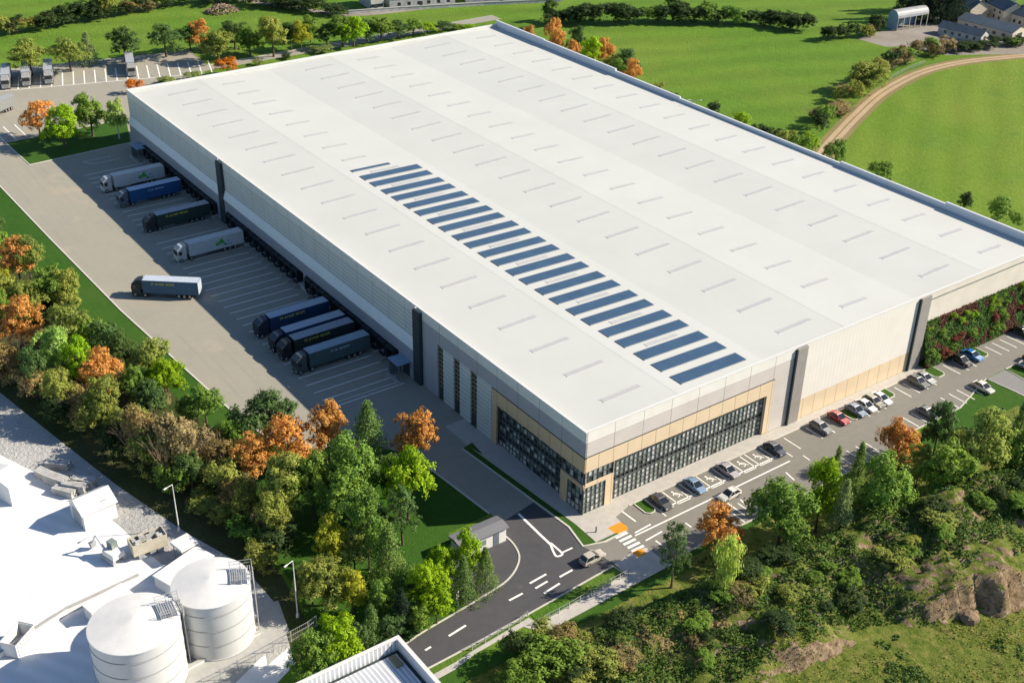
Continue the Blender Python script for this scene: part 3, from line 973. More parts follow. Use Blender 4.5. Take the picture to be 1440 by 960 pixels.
# ------------------------------------------------------------------ gatehouse
A = Vector(at(631, 753, 2.8)); B = Vector(at(693, 727, 2.8)); Cc = Vector(at(713.5, 741, 2.8))
ux = (B - A); ln = 10.6; ux.normalize(); uy = Vector((-ux.y, ux.x))
if (A - Cc).dot(uy) > 0: uy = -uy
gw = abs((Cc - A).dot(uy))
gh = empty('gatehouse', (A.x, A.y, 0), math.atan2(ux.y, ux.x), 'small white gatehouse with a low dark grey roof beside the entrance road', 'gatehouse')
sgn = 1 if uy.dot(Vector((-ux.y, ux.x))) > 0 else -1
ln = (Cc - A).dot(ux) + .2


def gbox(mb, x0, x1, y0, y1, z0, z1): mb.box(x0, x1, sgn * y0, sgn * y1, z0, z1)


b = MB(); gbox(b, .25, ln - .25, .25, gw - .25, .02, 2.6); b.build('wall', MT['white'], gh)
b = MB()
b.loft([[(x, sgn * -.1, 2.6), (x, sgn * (gw + .1), 2.6), (x, sgn * (gw + .1), 2.78), (x, sgn * gw * .5, 3.15), (x, sgn * -.1, 2.78)] for x in (-.1, ln + .1)])
b.build('roof', MT['greyroof'], gh)
b = MB(); gbox(b, ln * .70, ln * .82, gw - .25, gw - .2, .05, 2.2); b.build('door', MT['door_grey'], gh)
b = MB(); gbox(b, ln - .25, ln - .2, gw * .3, gw * .7, 1.0, 2.1); gbox(b, ln * .35, ln * .55, gw - .25, gw - .2, 1.0, 2.0); b.build('window', MT['glass_mid'], gh)

# ------------------------------------------------------------------ ribbed white building cut off by the bottom edge
bx, by = at(560, 893, 14)
rb = empty('flat_roofed_building', (bx, by, 0), 0, 'white ribbed building with deep parapet and silver ribbed roof beside the road', 'building')
rel = lambda *a: a
MT['ribwhite_y'] = ribbed('white_ribbed_parapet', (.66, .67, .68), 'Y', .6, 1.0, joint=[('Y', .6)], rough=.45)
MT['ribroof_y'] = ribbed('silver_ribbed_sheet', (.60, .62, .65), 'Y', .6, 1.0, joint=[('Y', .6)], rough=.4)
b = MB(); b.box(-.35, 0, .0, 60, 0, 13.9); b.box(-45, -.35, 0, .35, 0, 13.9); b.build('wall', MT['ribwhite_y'], rb)
b = MB(); b.box(-.45, .1, -.1, 60, 13.9, 14.0); b.box(-45, -.45, -.1, .45, 13.9, 14.0); b.build('coping', MT['coping'], rb)
b = MB(); b.quad([(-45, .9, 12.2), (-.9, .9, 12.2), (-.9, 60, 12.2), (-45, 60, 12.2)]); b.build('roof', MT['ribroof_y'], rb)
b = MB(); b.box(-.9, -.36, .36, 60, 11.7, 12.05); b.box(-45, -.9, .36, .9, 11.7, 12.05); b.build('gutter', MT['dark_metal'], rb)
b = MB(); b.box(-3.2, -1.2, 1.2, 2.2, 12.15, 12.5); b.build('roof_box', MT['slat'], rb)
b = MB(); b.box(-45, -44.7, .36, 60, 0, 13.0); b.box(-44.7, -.4, 59.6, 60, 0, 13); b.build('back_wall', MT['white'], rb)

# ------------------------------------------------------------------ vehicles


def ring(w, z0, z1, x, top=.86, n=1):
    zm = z0 + (z1 - z0) * .62
    return [(x, -w * .92, z0), (x, w * .92, z0), (x, w, z0 + .12), (x, w, zm), (x, w * top, z1), (x, -w * top, z1), (x, -w, zm), (x, -w, z0 + .12)]


def wheel(mbt, mbr, cx, cy, r, wd):
    mbt.tube((cx, cy - wd / 2, r), (cx, cy + wd / 2, r), r, n=14)
    s = 1 if cy > 0 else -1
    mbr.tube((cx, cy + s * (wd / 2 - .02), r), (cx, cy + s * (wd / 2 + .015), r), r * .62, n=10)


def make_car(kind):
    root = empty('car')
    suv = kind == 'suv'
    zr = 1.62 if suv else 1.45
    zb = 1.02 if suv else .90
    b = MB()
    hood = .98 if suv else .82
    secs = [ring(.74, .40, zb - .12, -2.22), ring(.86, .26, zb + .0, -2.05), ring(.90, .22, zb + .02, -1.3), ring(.90, .22, zb + .01, 0), ring(.90, .22, zb - .01, .95), ring(.89, .22, hood + .02, 1.3), ring(.86, .26, hood - .07, 1.95), ring(.72, .38, hood - .2, 2.2)]
    b.loft(secs)
    # roof skin and pillars
    if suv: bx = (-2.0, -1.55, .12, 1.0)
    else: bx = (-1.85, -1.15, .10, 1.05)
    x0, x1, x2, x3 = bx
    wb, wt = .84, .66
    rz0 = zr - .07
    b.loft([[(x1 + .02, -wt, rz0), (x2 - .02, -wt, rz0), (x2 - .02, wt, rz0), (x1 + .02, wt, rz0)], [(x1 + .1, -wt + .06, zr), (x2 - .12, -wt + .06, zr), (x2 - .12, wt - .06, zr), (x1 + .1, wt - .06, zr)]])
    for s in (-1, 1):
        for xa, xb in ((x0, x1), (x3, x2), (-.35, -.35)):
            b.tube((xa, s * wb * .985, zb - .02), (xb, s * (wt + .005), rz0 + .02), .05, n=4)
        b.box(.62, .82, s * .90, s * 1.04, zb - .02, zb + .14)
    body = b.build('body', MT['carpaint'], root)
    for p in body.data.polygons: p.use_smooth = False
    b = MB()
    b.loft([[(x0, -wb, zb - .03), (x3, -wb, zb - .03), (x3, wb, zb - .03), (x0, wb, zb - .03)], [(x1, -wt, rz0), (x2, -wt, rz0), (x2, wt, rz0), (x1, wt, rz0)]])
    b.build('window', MT['carglass'], root)
    r = .36 if suv else .32
    for cx in (-1.35, 1.38):
        for cy in (-.80, .80):
            t = MB(); q = MB(); wheel(t, q, cx, cy, r, .22)
            tw = t.build('wheel', MT['tyre'], root); q.build('rim', MT['rim'], tw)
    for s in (-1, 1):
        b = MB(); b.box(2.02, 2.2, s * .42, s * .76, hood - .3, hood - .16); b.build('headlight', MT['lamp'], root)
        b = MB(); b.box(-2.24, -2.1, s * .52, s * .80, zb - .25, zb - .1); b.build('tail_light', MT['tail'], root)
    KIDS[root.name] = list(root.children)
    return root


CARS = {'saloon': make_car('saloon'), 'suv': make_car('suv')}
for k in CARS: CARS[k]['_used'] = 0


def place_car(kind, x, y, ang, col, label, group, scale=1.0):
    src = CARS[kind]
    if not src['_used']:
        o = src; src['_used'] = 1
    else:
        o = copy_tree(src)
    o.location = (x, y, .035); o.rotation_euler = (0, 0, R(ang)); o.scale = (scale,) * 3
    for ch in o.children:
        if ch.name.startswith('body'): ch.color = (*col, 1)
    if '_used' in o.keys() and o is not src: del o['_used']
    tag(o, label, 'car', group)
    return o


GC = 'cars parked along the front of the warehouse'
GL = 'cars in the lower bays of the car park'
BLK = (.02, .022, .025); SIL = (.42, .43, .44); WHT = (.62, .62, .6); NAVY = (.02, .03, .06); LBL = (.16, .25, .38); RED = (.33, .015, .02); GRY = (.16, .17, .18); BLUE = (.02, .16, .42); BGR = (.12, .17, .25); CHM = (.40, .37, .32)
bay = lambda k: (ys[2 * k] + ys[2 * k + 1]) / 2
rows = [
    ('saloon', -5.0, bay(0), 180, (.055, .058, .062), 'dark grey car in the bay beside the small grass island under the office glass'),
    ('saloon', -4.9, bay(2), 180, LBL, 'light steel blue car between two wheelchair bays below the office glazing'),
    ('saloon', -4.9, bay(4), 180, (.33, .31, .34), 'silver saloon car between wheelchair bays under the office glazing'),
    ('saloon', -4.9, bay(7), 180, NAVY, 'dark navy car in the last marked bay at the end of the glazing'),
    ('suv', -4.9, -50.8, 180, GRY, 'grey car standing beside the red car under the white cladding'),
    ('saloon', -4.5, -56.0, 180, RED, 'red car parked beneath the tan base of the white cladding'),
    ('saloon', -4.6, -60.6, 180, BGR, 'blue grey car next to the narrow grass island beside the red car'),
    ('saloon', -4.6, -63.3, 180, WHT, 'white car between the blue grey car and a bronze grey car'),
    ('suv', -4.6, -65.5, 180, (.2, .19, .16), 'bronze grey car squeezed between two white cars'),
    ('saloon', -4.6, -67.6, 180, (.66, .66, .65), 'bright white car at the end of its tight row, next to a grass island'),
    ('suv', -4.7, -78.2, 180, (.13, .14, .14), 'dark grey car near the grey pilaster, nearer the red car of the pair'),
    ('saloon', -4.5, -80.5, 180, (.36, .37, .36), 'pale grey car near the grey pilaster, beside a dark grey car'),
    ('suv', -4.4, -91.8, 180, BLK, 'black car beside the bright blue car below the planted bank'),
    ('saloon', -4.3, -95.5, 180, BLUE, 'bright blue car parked below the planted bank'),
    ('suv', -4.4, -112.0, 180, (.03, .035, .03), 'black car parked alone below the far end of the planted bank'),
]
for kd, x, y, a, c, lb in rows:
    place_car(kd, x, y, a + random.uniform(-2, 2), c, lb, GC)
place_car('saloon', -12.9, -87.0, 178, (.5, .49, .44), 'silver white car parked alone against the triangular lawn', GL)
place_car('saloon', -13.4, -101.2, 90 + 100, (.5, .5, .5), 'white car on the edge of the lawn beside the branch road', GL)
place_car('suv', -12.4, -104.0, 182, BLK, 'black car cut by the frame edge beyond a white car', GL)
place_car('saloon', -12.6, -70.9, 180, (.10, .11, .12), 'dark car half hidden behind a dark green tree in the car park', GL)
place_car('saloon', -9.9, -23.2, 92, (.55, .54, .50), 'white car driving along the car park aisle behind an orange tree', 'cars on the move')
place_car('suv', -9.6, 5.6, -88, CHM, 'champagne silver estate car turning at the junction by the zebra crossing', 'cars on the move', .98)


def lettering(mb, x0, z0, n, h, seed, y):
    rg = random.Random(seed)
    x = x0
    for k in range(n):
        wd = rg.choice((.28, .34, .4, .22))
        # each character is two stems and a bar, like blocky capitals seen from afar
        mb.box(x, x + .1, y, y + .02, z0, z0 + h)
        if wd > .25: mb.box(x + wd - .1, x + wd, y, y + .02, z0 + (0 if k % 2 else h * .35), z0 + h)
        zz = z0 + rg.choice((0, h * .42, h - .12))
        mb.box(x + .1, x + max(.12, wd - .1), y, y + .02, zz, zz + .12)
        x += wd + .13 + (.3 if k in (4, 9) else 0)


def make_truck(col_t, col_c, style, roofcol):
    root = empty('articulated_lorry')
    LT = 13.2; w = 1.27
    b = MB()
    b.box(0, LT, -w, w, 1.18, 3.98)
    for k in range(12): # curtain posts
        x = .4 + k * 1.12
        b.box(x, x + .06, w, w + .025, 1.2, 3.9); b.box(x, x + .06, -w - .025, -w, 1.2, 3.9)
    b.box(-.03, LT + .03, w - .03, w + .045, 3.86, 4.0); b.box(-.03, LT + .03, -w - .045, -w + .03, 3.86, 4.0)
    b.box(-.03, LT + .03, w - .05, w + .04, 1.02, 1.2); b.box(-.03, LT + .03, -w - .04, -w + .05, 1.02, 1.2)
    tr = b.build('trailer', MT['truckpaint'], root); tr.color = (*col_t, 1)
    b = MB(); b.box(.02, LT - .02, -w + .02, w - .02, 3.985, 4.03)
    rf = b.build('trailer_roof', MT['truckpaint'], tr); rf.color = (*roofcol, 1)
    b = MB(); b.box(-.05, -.005, -w + .05, -.02, 1.2, 3.85); b.box(-.05, -.005, .02, w - .05, 1.2, 3.85)
    d = b.build('rear_door', MT['truckpaint'], tr); d.color = (*[c * .9 for c in roofcol], 1)
    b = MB(); b.box(1, LT - .5, -.5, .5, .8, 1.16); b.box(11.5, 15.9, -.5, .5, .55, .95); b.box(5.5, 9, -1.1, -1.0, .55, 1.05); b.box(5.5, 9, 1.0, 1.1, .55, 1.05); b.box(13.4, 14.2, .6, 1.15, .5, 1.0)
    b.build('chassis', MT['dark_metal'], root)
    b = MB()
    cx0, cx1 = 13.85, 16.0
    b.loft([[(x, s * wd, z) for s, z in ((-1, .5), (1, .5), (1, 2.9), (.93, zt), (-.93, zt), (-1, 2.9))] for x, wd, zt in ((cx0, 1.22, 3.75), (14.9, 1.22, 3.72), (15.55, 1.2, 3.25), (15.9, 1.17, 3.0))])
    b.loft([[(x, s, z) for s, z in ((-1.16, .45), (1.16, .45), (1.16, 1.75), (-1.16, 1.75))] for x in (15.88, 16.02)])
    # air deflector behind the roof
    b.loft([[(cx0 - .1, -1.1, 3.7), (cx0 - .1, 1.1, 3.7), (cx0 - .1, 1.0, 4.0), (cx0 - .1, -1.0, 4.0)], [(15.0, -1.05, 3.68), (15.0, 1.05, 3.68), (15.0, .9, 3.74), (15.0, -.9, 3.74)]])
    for s in (-1, 1): b.box(15.75, 15.9, s * 1.25, s * 1.5, 1.9, 2.6)
    cab = b.build('cab', MT['truckpaint'], root); cab.color = (*col_c, 1)
    b = MB(); b.quad([(16.0, -1.08, 1.8), (16.0, 1.08, 1.8), (15.93, 1.05, 2.85), (15.93, -1.05, 2.85)])
    for s in (-1, 1): b.box(14.9, 15.6, s * 1.215, s * 1.235, 1.85, 2.7)
    b.build('windscreen', MT['carglass'], cab)
    for s in (-1, 1):
        b = MB(); b.box(16.0, 16.06, s * .75, s * 1.08, .75, .98); b.build('headlight', MT['lamp'], cab)
    for x, wd in ((2.2, .36), (3.5, .36), (4.8, .36), (12.2 + .6, .5), (15.2, .32)):
        for s in (-1, 1):
            t = MB(); q = MB(); wheel(t, q, x, s * 1.06, .5, wd)
            tw = t.build('wheel', MT['tyre'], root); q.build('rim', MT['rim'], tw)
    if style == 'yellow':
        b = MB(); lettering(b, 5.6, 3.0, 12, .5, 3, w + .03); b.build('lettering', MT['yellow'], tr)
    elif style == 'pale':
        b = MB(); lettering(b, 4.6, 2.9, 9, .38, 5, w + .03); b.build('lettering', MT['palepaint'], tr)
    elif style == 'green':
        b = MB()
        y = w + .035
        b.quad([(4.6, y, 2.2), (6.4, y, 2.2), (5.9, y, 3.0), (5.5, y, 3.55), (5.0, y, 3.1)][::-1])
        b.quad([(5.9, y + .004, 2.0), (7.0, y + .004, 2.0), (6.6, y + .004, 2.9), (6.2, y + .004, 2.7)][::-1])
        b.quad([(4.2, y, 1.75), (5.0, y, 1.75), (4.9, y, 2.1), (4.3, y, 2.15)][::-1])
        b.build('logo', MT['green'], tr)
        b = MB(); b.quad([(3.7 + .22 * math.cos(a), y, 2.55 + .22 * math.sin(a)) for a in np.linspace(0, 2 * math.pi, 11)[:-1]])
        lettering(b, 3.0, 1.55, 4, .3, 8, w + .02)
        b.build('logo_dot', MT['bluedot'], tr)
    return root


def put_truck(o, x, y, ang, label, group, s=1.0):
    o.location = (x, y, .03); o.rotation_euler = (0, 0, R(ang)); o.scale = (s, 1, 1) if s != 1 else (1, 1, 1)
    tag(o, label, 'lorry', group)


GD = 'lorries backed on to the loading docks'
DK = (.022, .036, .036)
WT = (.50, .52, .52)
spec = [
    (170.8, WT, (.42, .43, .42), 'green', (.5, .5, .5), 'white lorry with green logo and dark chassis, first after the far canopy'),
    (159.6, (.014, .075, .21), (.10, .12, .15), 'pale', (.32, .42, .55), 'bright blue lorry docked beside the white green logo lorry'),
    (142.1, (.022, .045, .038), (.02, .025, .03), 'yellow', (.3, .33, .36), 'dark green lorry with yellow lettering docked by the dark recess'),
    (123.3, WT, (.45, .45, .43), 'green', (.46, .47, .47), 'white lorry with green logo docked alone beside empty bays'),
    (82.2, (.012, .045, .11), (.015, .025, .05), 'yellow', (.30, .36, .44), 'dark blue lorry with yellow lettering, first of the four docked together'),
    (75.2, (.014, .05, .11), (.015, .025, .05), 'none', (.30, .35, .42), 'plain dark blue lorry squeezed between two lettered lorries at the docks'),
    (71.6, DK, (.02, .025, .03), 'yellow', (.22, .25, .3), 'black lorry with yellow lettering docked beside a dark blue lorry'),
    (65.4, (.055, .10, .105), (.05, .075, .08), 'pale', (.22, .30, .36), 'grey green lorry docked nearest the small entrance canopy'),
]
for x, ct, cc, st, rc, lb in spec:
    put_truck(make_truck(ct, cc, st, rc), x, 2.2, 90.6, lb, GD)
hd = math.degrees(math.atan2(10.9, 8.9))
put_truck(make_truck((.03, .105, .20), (.015, .03, .04), 'yellow', (.42, .48, .55)), 104.3, 20.4, hd, 'blue lorry with yellow lettering driving across the sunlit yard', 'lorries on the move', .9)
GP = 'grey lorries in the trailer park'
for q, lb in (((9, 127), 'grey lorry nearest the picture edge in the trailer park'), ((38, 123), 'grey lorry in the middle of three in the trailer park'), ((69.5, 120), 'grey lorry at the inner end of three in the trailer park'), ((186, 109), 'lone grey lorry among empty bays of the trailer park')):
    a = at(*q)
    put_truck(make_truck((.26, .27, .28), (.30, .30, .30), 'none', (.34, .36, .39)), a[0] + 14.2, a[1] - 4.5, 162.4, lb, GP, .92)
a = at(15, 153)
put_truck(make_truck((.2, .21, .21), (.3, .3, .3), 'dark', (.32, .33, .34)), a[0] + .8, a[1] - 1, 124, 'grey lorry leaving the trailer park across the picture edge', 'lorries on the move', .9)

# ------------------------------------------------------------------ pale industrial yard


def tank(x, y, r, h, label, ang):
    o = empty('storage_tank', (x, y, 0), 0, label, 'tank', 'white storage tanks in the pale yard')
    n = 48
    b = MB()
    b.loft([[(r * math.cos(2 * math.pi * k / n), r * math.sin(2 * math.pi * k / n), z) for k in range(n)] for z in (.02, h)], caps=False)
    s = b.build('shell', MT['tankwhite'], o, smooth=True)
    b = MB()
    for z in (.12, 2.6, 5.2, 7.8, h):
        b.loft([[((r + .06) * math.cos(2 * math.pi * k / n), (r + .06) * math.sin(2 * math.pi * k / n), zz) for k in range(n)] for zz in (z - .07, z + .07)])
    b.build('hoop', MT['tankwhite'], s)
    b = MB()
    b.loft([[(q * r * math.cos(2 * math.pi * k / n), q * r * math.sin(2 * math.pi * k / n), h + .08 + (1 - q) * .9) for k in range(n)] for q in (1.0, .6, .25, .05)])
    for k in range(24):
        a = 2 * math.pi * k / 24
        b.tube((r * .98 * math.cos(a), r * .98 * math.sin(a), h + .08), (.1 * math.cos(a), .1 * math.sin(a), h + .94), .03, n=4)
    b.build('roof', MT['tankroof'], o)
    ca, sa = math.cos(ang), math.sin(ang)
    tx, ty = -sa, ca
    b = MB()
    for off in (-.5, .5, 1.1, 1.5):
        px_, py_ = (r + .45) * ca + off * tx, (r + .45) * sa + off * ty
        b.tube((px_, py_, 0), (px_, py_, h + (1.2 if off < 1 else .3)), .09, n=6)
    for k in range(22):
        z = .4 + k * .42
        b.tube(((r + .45) * ca - .5 * tx, (r + .45) * sa - .5 * ty, z), ((r + .45) * ca + .5 * tx, (r + .45) * sa + .5 * ty, z), .03, n=4)
    b.build('ladder', MT['greymetal'], o)
    b = MB()
    for u0, u1 in ((-1.6, 1.6),):
        for v0 in np.arange(r - 2.6, r + .6, .3):
            b.tube((v0 * ca + u0 * tx, v0 * sa + u0 * ty, h + .75), (v0 * ca + u1 * tx, v0 * sa + u1 * ty, h + .75), .08, n=4)
    for u in (-1.6, 1.6):
        for v in (r - 2.6, r - 1.2, r + .4):
            b.tube((v * ca + u * tx, v * sa + u * ty, h + .1), (v * ca + u * tx, v * sa + u * ty, h + 1.8), .05, n=4)
        for z in (1.3, 1.8):
            b.tube(((r - 2.6) * ca + u * tx, (r - 2.6) * sa + u * ty, h + z), ((r + .4) * ca + u * tx, (r + .4) * sa + u * ty, h + z), .04, n=4)
    b.build('platform', MT['greymetal'], o)
    b = MB(); b.box(r * ca - .4 + 1.6 * tx, r * ca + .8 + 1.6 * tx, r * sa + 1.2 * ty - .3, r * sa + 1.2 * ty + .9, .02, 1.2)
    b.build('pump_box', MT['greymetal'], o)


ta = math.atan2(-.81, -.58)
HT = 9.4
x, y = at(296, 819, HT); tank(x, y, 5.3, HT, 'white storage tank nearer the trees in the pale yard', ta + .25)
x, y = at(188, 876, HT); tank(x, y, 5.9, HT, 'white storage tank cut by the lower picture edge in the pale yard', ta + .5)


def block(name, pts, z0, z1, m, label, cat, group=None, pitch=0):
    """building from three ground pixels (corner, along, across) with flat or gabled roof"""
    a, b_, c = [Vector(p) for p in pts]
    ux = (b_ - a); ln = ux.length; ux.normalize()
    uy = Vector((-ux.y, ux.x)); wd = (c - a).dot(uy)
    s = 1 if wd > 0 else -1
    wd = abs(wd)
    o = empty(name, (a.x, a.y, 0), math.atan2(ux.y, ux.x), label, cat, group)
    w_ = MB(); w_.box(0, ln, 0, s * wd, z0 + .03, z1)
    if pitch:
        for xx in (.001, ln - .101):
            w_.loft([[(xx + d, 0, z1 - .01), (xx + d, s * wd, z1 - .01), (xx + d, s * wd / 2, z1 + pitch - .05)] for d in (0, .1)])
    w_.build('wall', m[0], o)
    r_ = MB()
    e = .3
    if pitch:
        sl = pitch / (wd / 2)
        r_.loft([[(xx, -s * e, z1 - e * sl), (xx, s * wd / 2, z1 + pitch), (xx, s * (wd + e), z1 - e * sl), (xx, s * (wd + e), z1 - e * sl + .12), (xx, s * wd / 2, z1 + pitch + .14), (xx, -s * e, z1 - e * sl + .12)] for xx in (-e, ln + e)])
    else:
        r_.box(-.15, ln + .15, -s * .15, s * (wd + .15), z1 + .003, z1 + .2)
    r_.build('roof', m[1], o)
    return o, ln, wd, s


PW = 'low structures in the pale yard'
o, ln, wd, s = block('workshop_shed', [at(121, 747), at(166, 727), at(98, 728)], 0, 3.2, (MT['white'], MT['white']), 'pale gabled shed with an open porch in the pale yard', 'shed', None, 1.5)
b = MB(); b.box(-.06, -.01, s * wd * .2, s * wd * .8, .05, 2.8); b.build('door', MT['greymetal'], o)
b = MB(); b.box(ln * .6, ln * .8, s * wd * .12, s * wd * .38, 3.75, 3.8); ro = b.build('roof_window', MT['glass_mid'], o)
ro.rotation_euler = (0, 0, 0)
o, ln, wd, s = block('white_shed', [at(18, 712), at(38, 700), at(-18, 690)], 0, 4, (MT['white'], MT['white']), 'white shed on the picture edge of the pale yard', 'shed', None, .8)
b = MB(); b.box(ln, ln + .04, s * wd * .3, s * wd * .7, .05, 3); b.build('door', MT['white'], o)
o, ln, wd, s = block('low_store', [at(243, 840), at(302, 798), at(195, 843)], 0, 2.2, (MT['white'], MT['white']), 'low flat white store behind the tank nearer the trees', 'shed')
b = MB(); b.box(ln * .1, ln * .3, -.04 * s, 0, .05, 1.8); b.build('door', MT['greymetal'], o)
o, ln, wd, s = block('low_store', [at(132, 878), at(185, 848), at(120, 868)], 0, 2.2, (MT['white'], MT['white']), 'low flat white store behind the tank at the lower edge', 'shed')
b = MB(); b.box(ln * .1, ln * .3, -.04 * s, 0, .05, 1.8); b.build('door', MT['greymetal'], o)
# open topped skip container
a = Vector(at(26, 926)); bb = Vector(at(44, 905)); u = (bb - a).normalized(); v = Vector((-u.y, u.x))
o = empty('steel_container', (a.x, a.y, 0), math.atan2(u.y, u.x), 'open topped steel container beside the low wall at the lower corner', 'container')
b = MB(); b.box(0, 4.2, 0, .12, .05, 2.4); b.box(0, 4.2, 2.3, 2.42, .05, 2.4); b.box(0, .12, .12, 2.3, .05, 2.4); b.box(4.08, 4.2, .12, 2.3, .05, 2.4); b.box(.12, 4.08, .12, 2.3, .05, .2); b.build('shell', MT['white'], o)
b = MB(); b.box(-.05, 4.25, -.06, 0, 2.4, 2.5); b.box(-.05, 4.25, 2.42, 2.48, 2.4, 2.5); b.box(-.05, 0, 0, 2.42, 2.4, 2.5); b.box(4.2, 4.25, 0, 2.42, 2.4, 2.5)
for k in range(6): b.box(.3 + k * .7, .38 + k * .7, -.06, -.002, .1, 2.38)
b.build('rim', MT['greymetal'], o)
# stacked bundles of pale planks
for k, (q, lb) in enumerate((((66, 672), 'bundle of pale planks farthest from the gabled shed'), ((80, 680), 'bundle of pale planks in the middle of its row'), ((92, 694), 'long bundle of pale planks beside the gabled shed'), ((108, 690), 'squat stack of pale blocks behind the gabled shed'), ((84, 657), 'short bundle of pale planks behind the others'), ((118, 684), 'small stack of pale blocks between shed and weeds'))):
    a = at(*q); o = empty('material_stack', (*a, 0), .4 + .1 * k, lb, 'material stack', 'stacks of building material in the pale yard')
    rg = random.Random(k)
    b = MB(); n = 3 + k % 2
    for j in range(n):
        for i in range(4): b.box(-2 + rg.uniform(-.2, .2), 2 + rg.uniform(-.2, .2), -.8 + .42 * i, -.8 + .42 * i + .36, .12 + .4 * j, .12 + .4 * j + .34)
    b.build('plank', MT['rough_white'], o)
    b = MB(); b.box(-1.2, -1.0, -.85, .9, .03, .12); b.box(1.0, 1.2, -.85, .9, .03, .12); b.build('bearer', MT['greymetal'], o)
# tipping trailer and digger
a = Vector(at(190, 790)); bb = Vector(at(238, 772)); u = (bb - a).normalized()
o = empty('tipping_trailer', (a.x, a.y, 0), math.atan2(u.y, u.x), 'long beige tipping trailer with an open ragged load in the pale yard', 'trailer')
lt = (bb - a).length
b = MB(); b.box(0, lt, 0, .12, .9, 2.9); b.box(0, lt, 2.4, 2.52, .9, 2.9); b.box(0, .12, .12, 2.4, .9, 2.9); b.box(lt - .12, lt, .12, 2.4, .9, 3.1); b.box(.12, lt - .12, .12, 2.4, .9, 1.1); b.build('body', mat('beige_paint', (.52, .48, .38), .6, .12, 1), o)
b = MB()
rg = random.Random(4)
for k in range(40):
    x0, y0 = rg.uniform(.3, lt - .8), rg.uniform(.2, 1.9); b.box(x0, x0 + rg.uniform(.3, .9), y0, y0 + rg.uniform(.2, .5), 1.1, rg.uniform(2.2, 3.1))
b.build('load', MT['rough_white'], o)
for x in (1.2, lt - 2.4, lt - 1.2):
    for y in (.25, 2.27):
        t = MB(); t.tube((x, y - .15, .5), (x, y + .15, .5), .5, n=12); t.build('wheel', MT['greymetal'], o)
a = at(160, 785)
o = empty('digger', (*a, 0), .3, 'small pale digger with folded arm beside the tipping trailer', 'digger')
b = MB(); b.box(-1.6, 1.6, -1.2, -.7, .03, .8); b.box(-1.6, 1.6, .7, 1.2, .03, .8); b.build('track', MT['greymetal'], o)
b = MB(); b.loft([[(-1.6, -1.1, .85), (1.2, -1.1, .85), (1.2, 1.1, .85), (-1.6, 1.1, .85)], [(-1.5, -1.0, 1.8), (1.1, -1.0, 1.8), (1.1, 1.0, 1.8), (-1.5, 1.0, 1.8)]]); b.build('body', MT['white'], o)
b = MB(); b.box(-.2, 1.1, -.95, .1, 1.8, 2.9); b.build('cab', MT['glass_mid'], o)
b = MB(); b.tube((1.1, .5, 1.5), (3.0, .5, 3.4), .22, .18); b.tube((3.0, .5, 3.4), (4.2, .5, 1.4), .18, .12); b.build('arm', MT['white'], o)
b = MB(); b.loft([[(3.9, .0, 1.4), (4.7, .0, 1.4), (4.7, 1.0, 1.4), (3.9, 1.0, 1.4)], [(4.1, .1, .4), (4.4, .1, .4), (4.4, .9, .4), (4.1, .9, .4)]]); b.build('bucket', MT['greymetal'], o)
a = at(262, 783)
o = empty('hopper', (*a, 0), .2, 'small pale hopper on legs beyond the tipping trailer', 'hopper')
b = MB(); b.loft([[(-.4, -.4, 1), (.4, -.4, 1), (.4, .4, 1), (-.4, .4, 1)], [(-1.5, -1.5, 2.6), (1.5, -1.5, 2.6), (1.5, 1.5, 2.6), (-1.5, 1.5, 2.6)], [(-1.5, -1.5, 3.0), (1.5, -1.5, 3.0), (1.5, 1.5, 3.0), (-1.5, 1.5, 3.0)]]); b.build('bin', MT['white'], o)
for sx in (-1.2, 1.2):
    for sy in (-1.2, 1.2):
        b = MB(); b.tube((sx, sy, .02), (sx, sy, 2.5), .08); b.build('leg', MT['greymetal'], o)
# low wall across the yard
pts = [at(-30, 945), at(30, 905), at(95, 862), at(160, 832), at(196, 815)]
b = MB(); kerb(b, pts, .35, .02, 1.0)
o = b.build('boundary_wall', MT['white']); tag(o, 'low pale wall running behind the tanks across the pale yard', 'wall')
b = MB(); kerb(b, pts, .5, 1.002, 1.1); b.build('coping', MT['concrete_pale'], o)
# bund edge in front of the tanks
b = MB(); kerb(b, [at(225, 962), at(300, 922), at(366, 890)], .4, .02, .45)
o = b.build('bund_wall', MT['white']); tag(o, 'low white bund edge in front of the tanks', 'wall')
b = MB(); kerb(b, [at(225, 962), at(300, 922), at(366, 890)], .55, .452, .52); b.build('coping', MT['concrete_pale'], o)


def mesh_fence(pts, h, label, every=3.0, rails=(.15, .6, 1.0), wire=True):
    o = empty('wire_fence', (*pts[0], 0), 0, label, 'fence')
    ox, oy = pts[0]
    r = MB()
    for i in range(len(pts) - 1):
        a = Vector((pts[i][0] - ox, pts[i][1] - oy)); b_ = Vector((pts[i + 1][0] - ox, pts[i + 1][1] - oy))
        n = max(1, round((b_ - a).length / every))
        for k in range(n + (i == len(pts) - 2)):
            p = a.lerp(b_, k / n)
            m = MB(); m.box(p.x - .05, p.x + .05, p.y - .05, p.y + .05, .02, h + .05); m.build('post', MT['greymetal'], o)
        for q in rails: r.tube((a.x, a.y, h * q), (b_.x, b_.y, h * q), .03, n=4)
        if wire:
            m = round((b_ - a).length / .35)
            for k in range(m):
                p = a.lerp(b_, k / m); r.tube((p.x, p.y, .1), (p.x, p.y, h), .012, n=3)
    r.build('rail', MT['greymetal'], o)


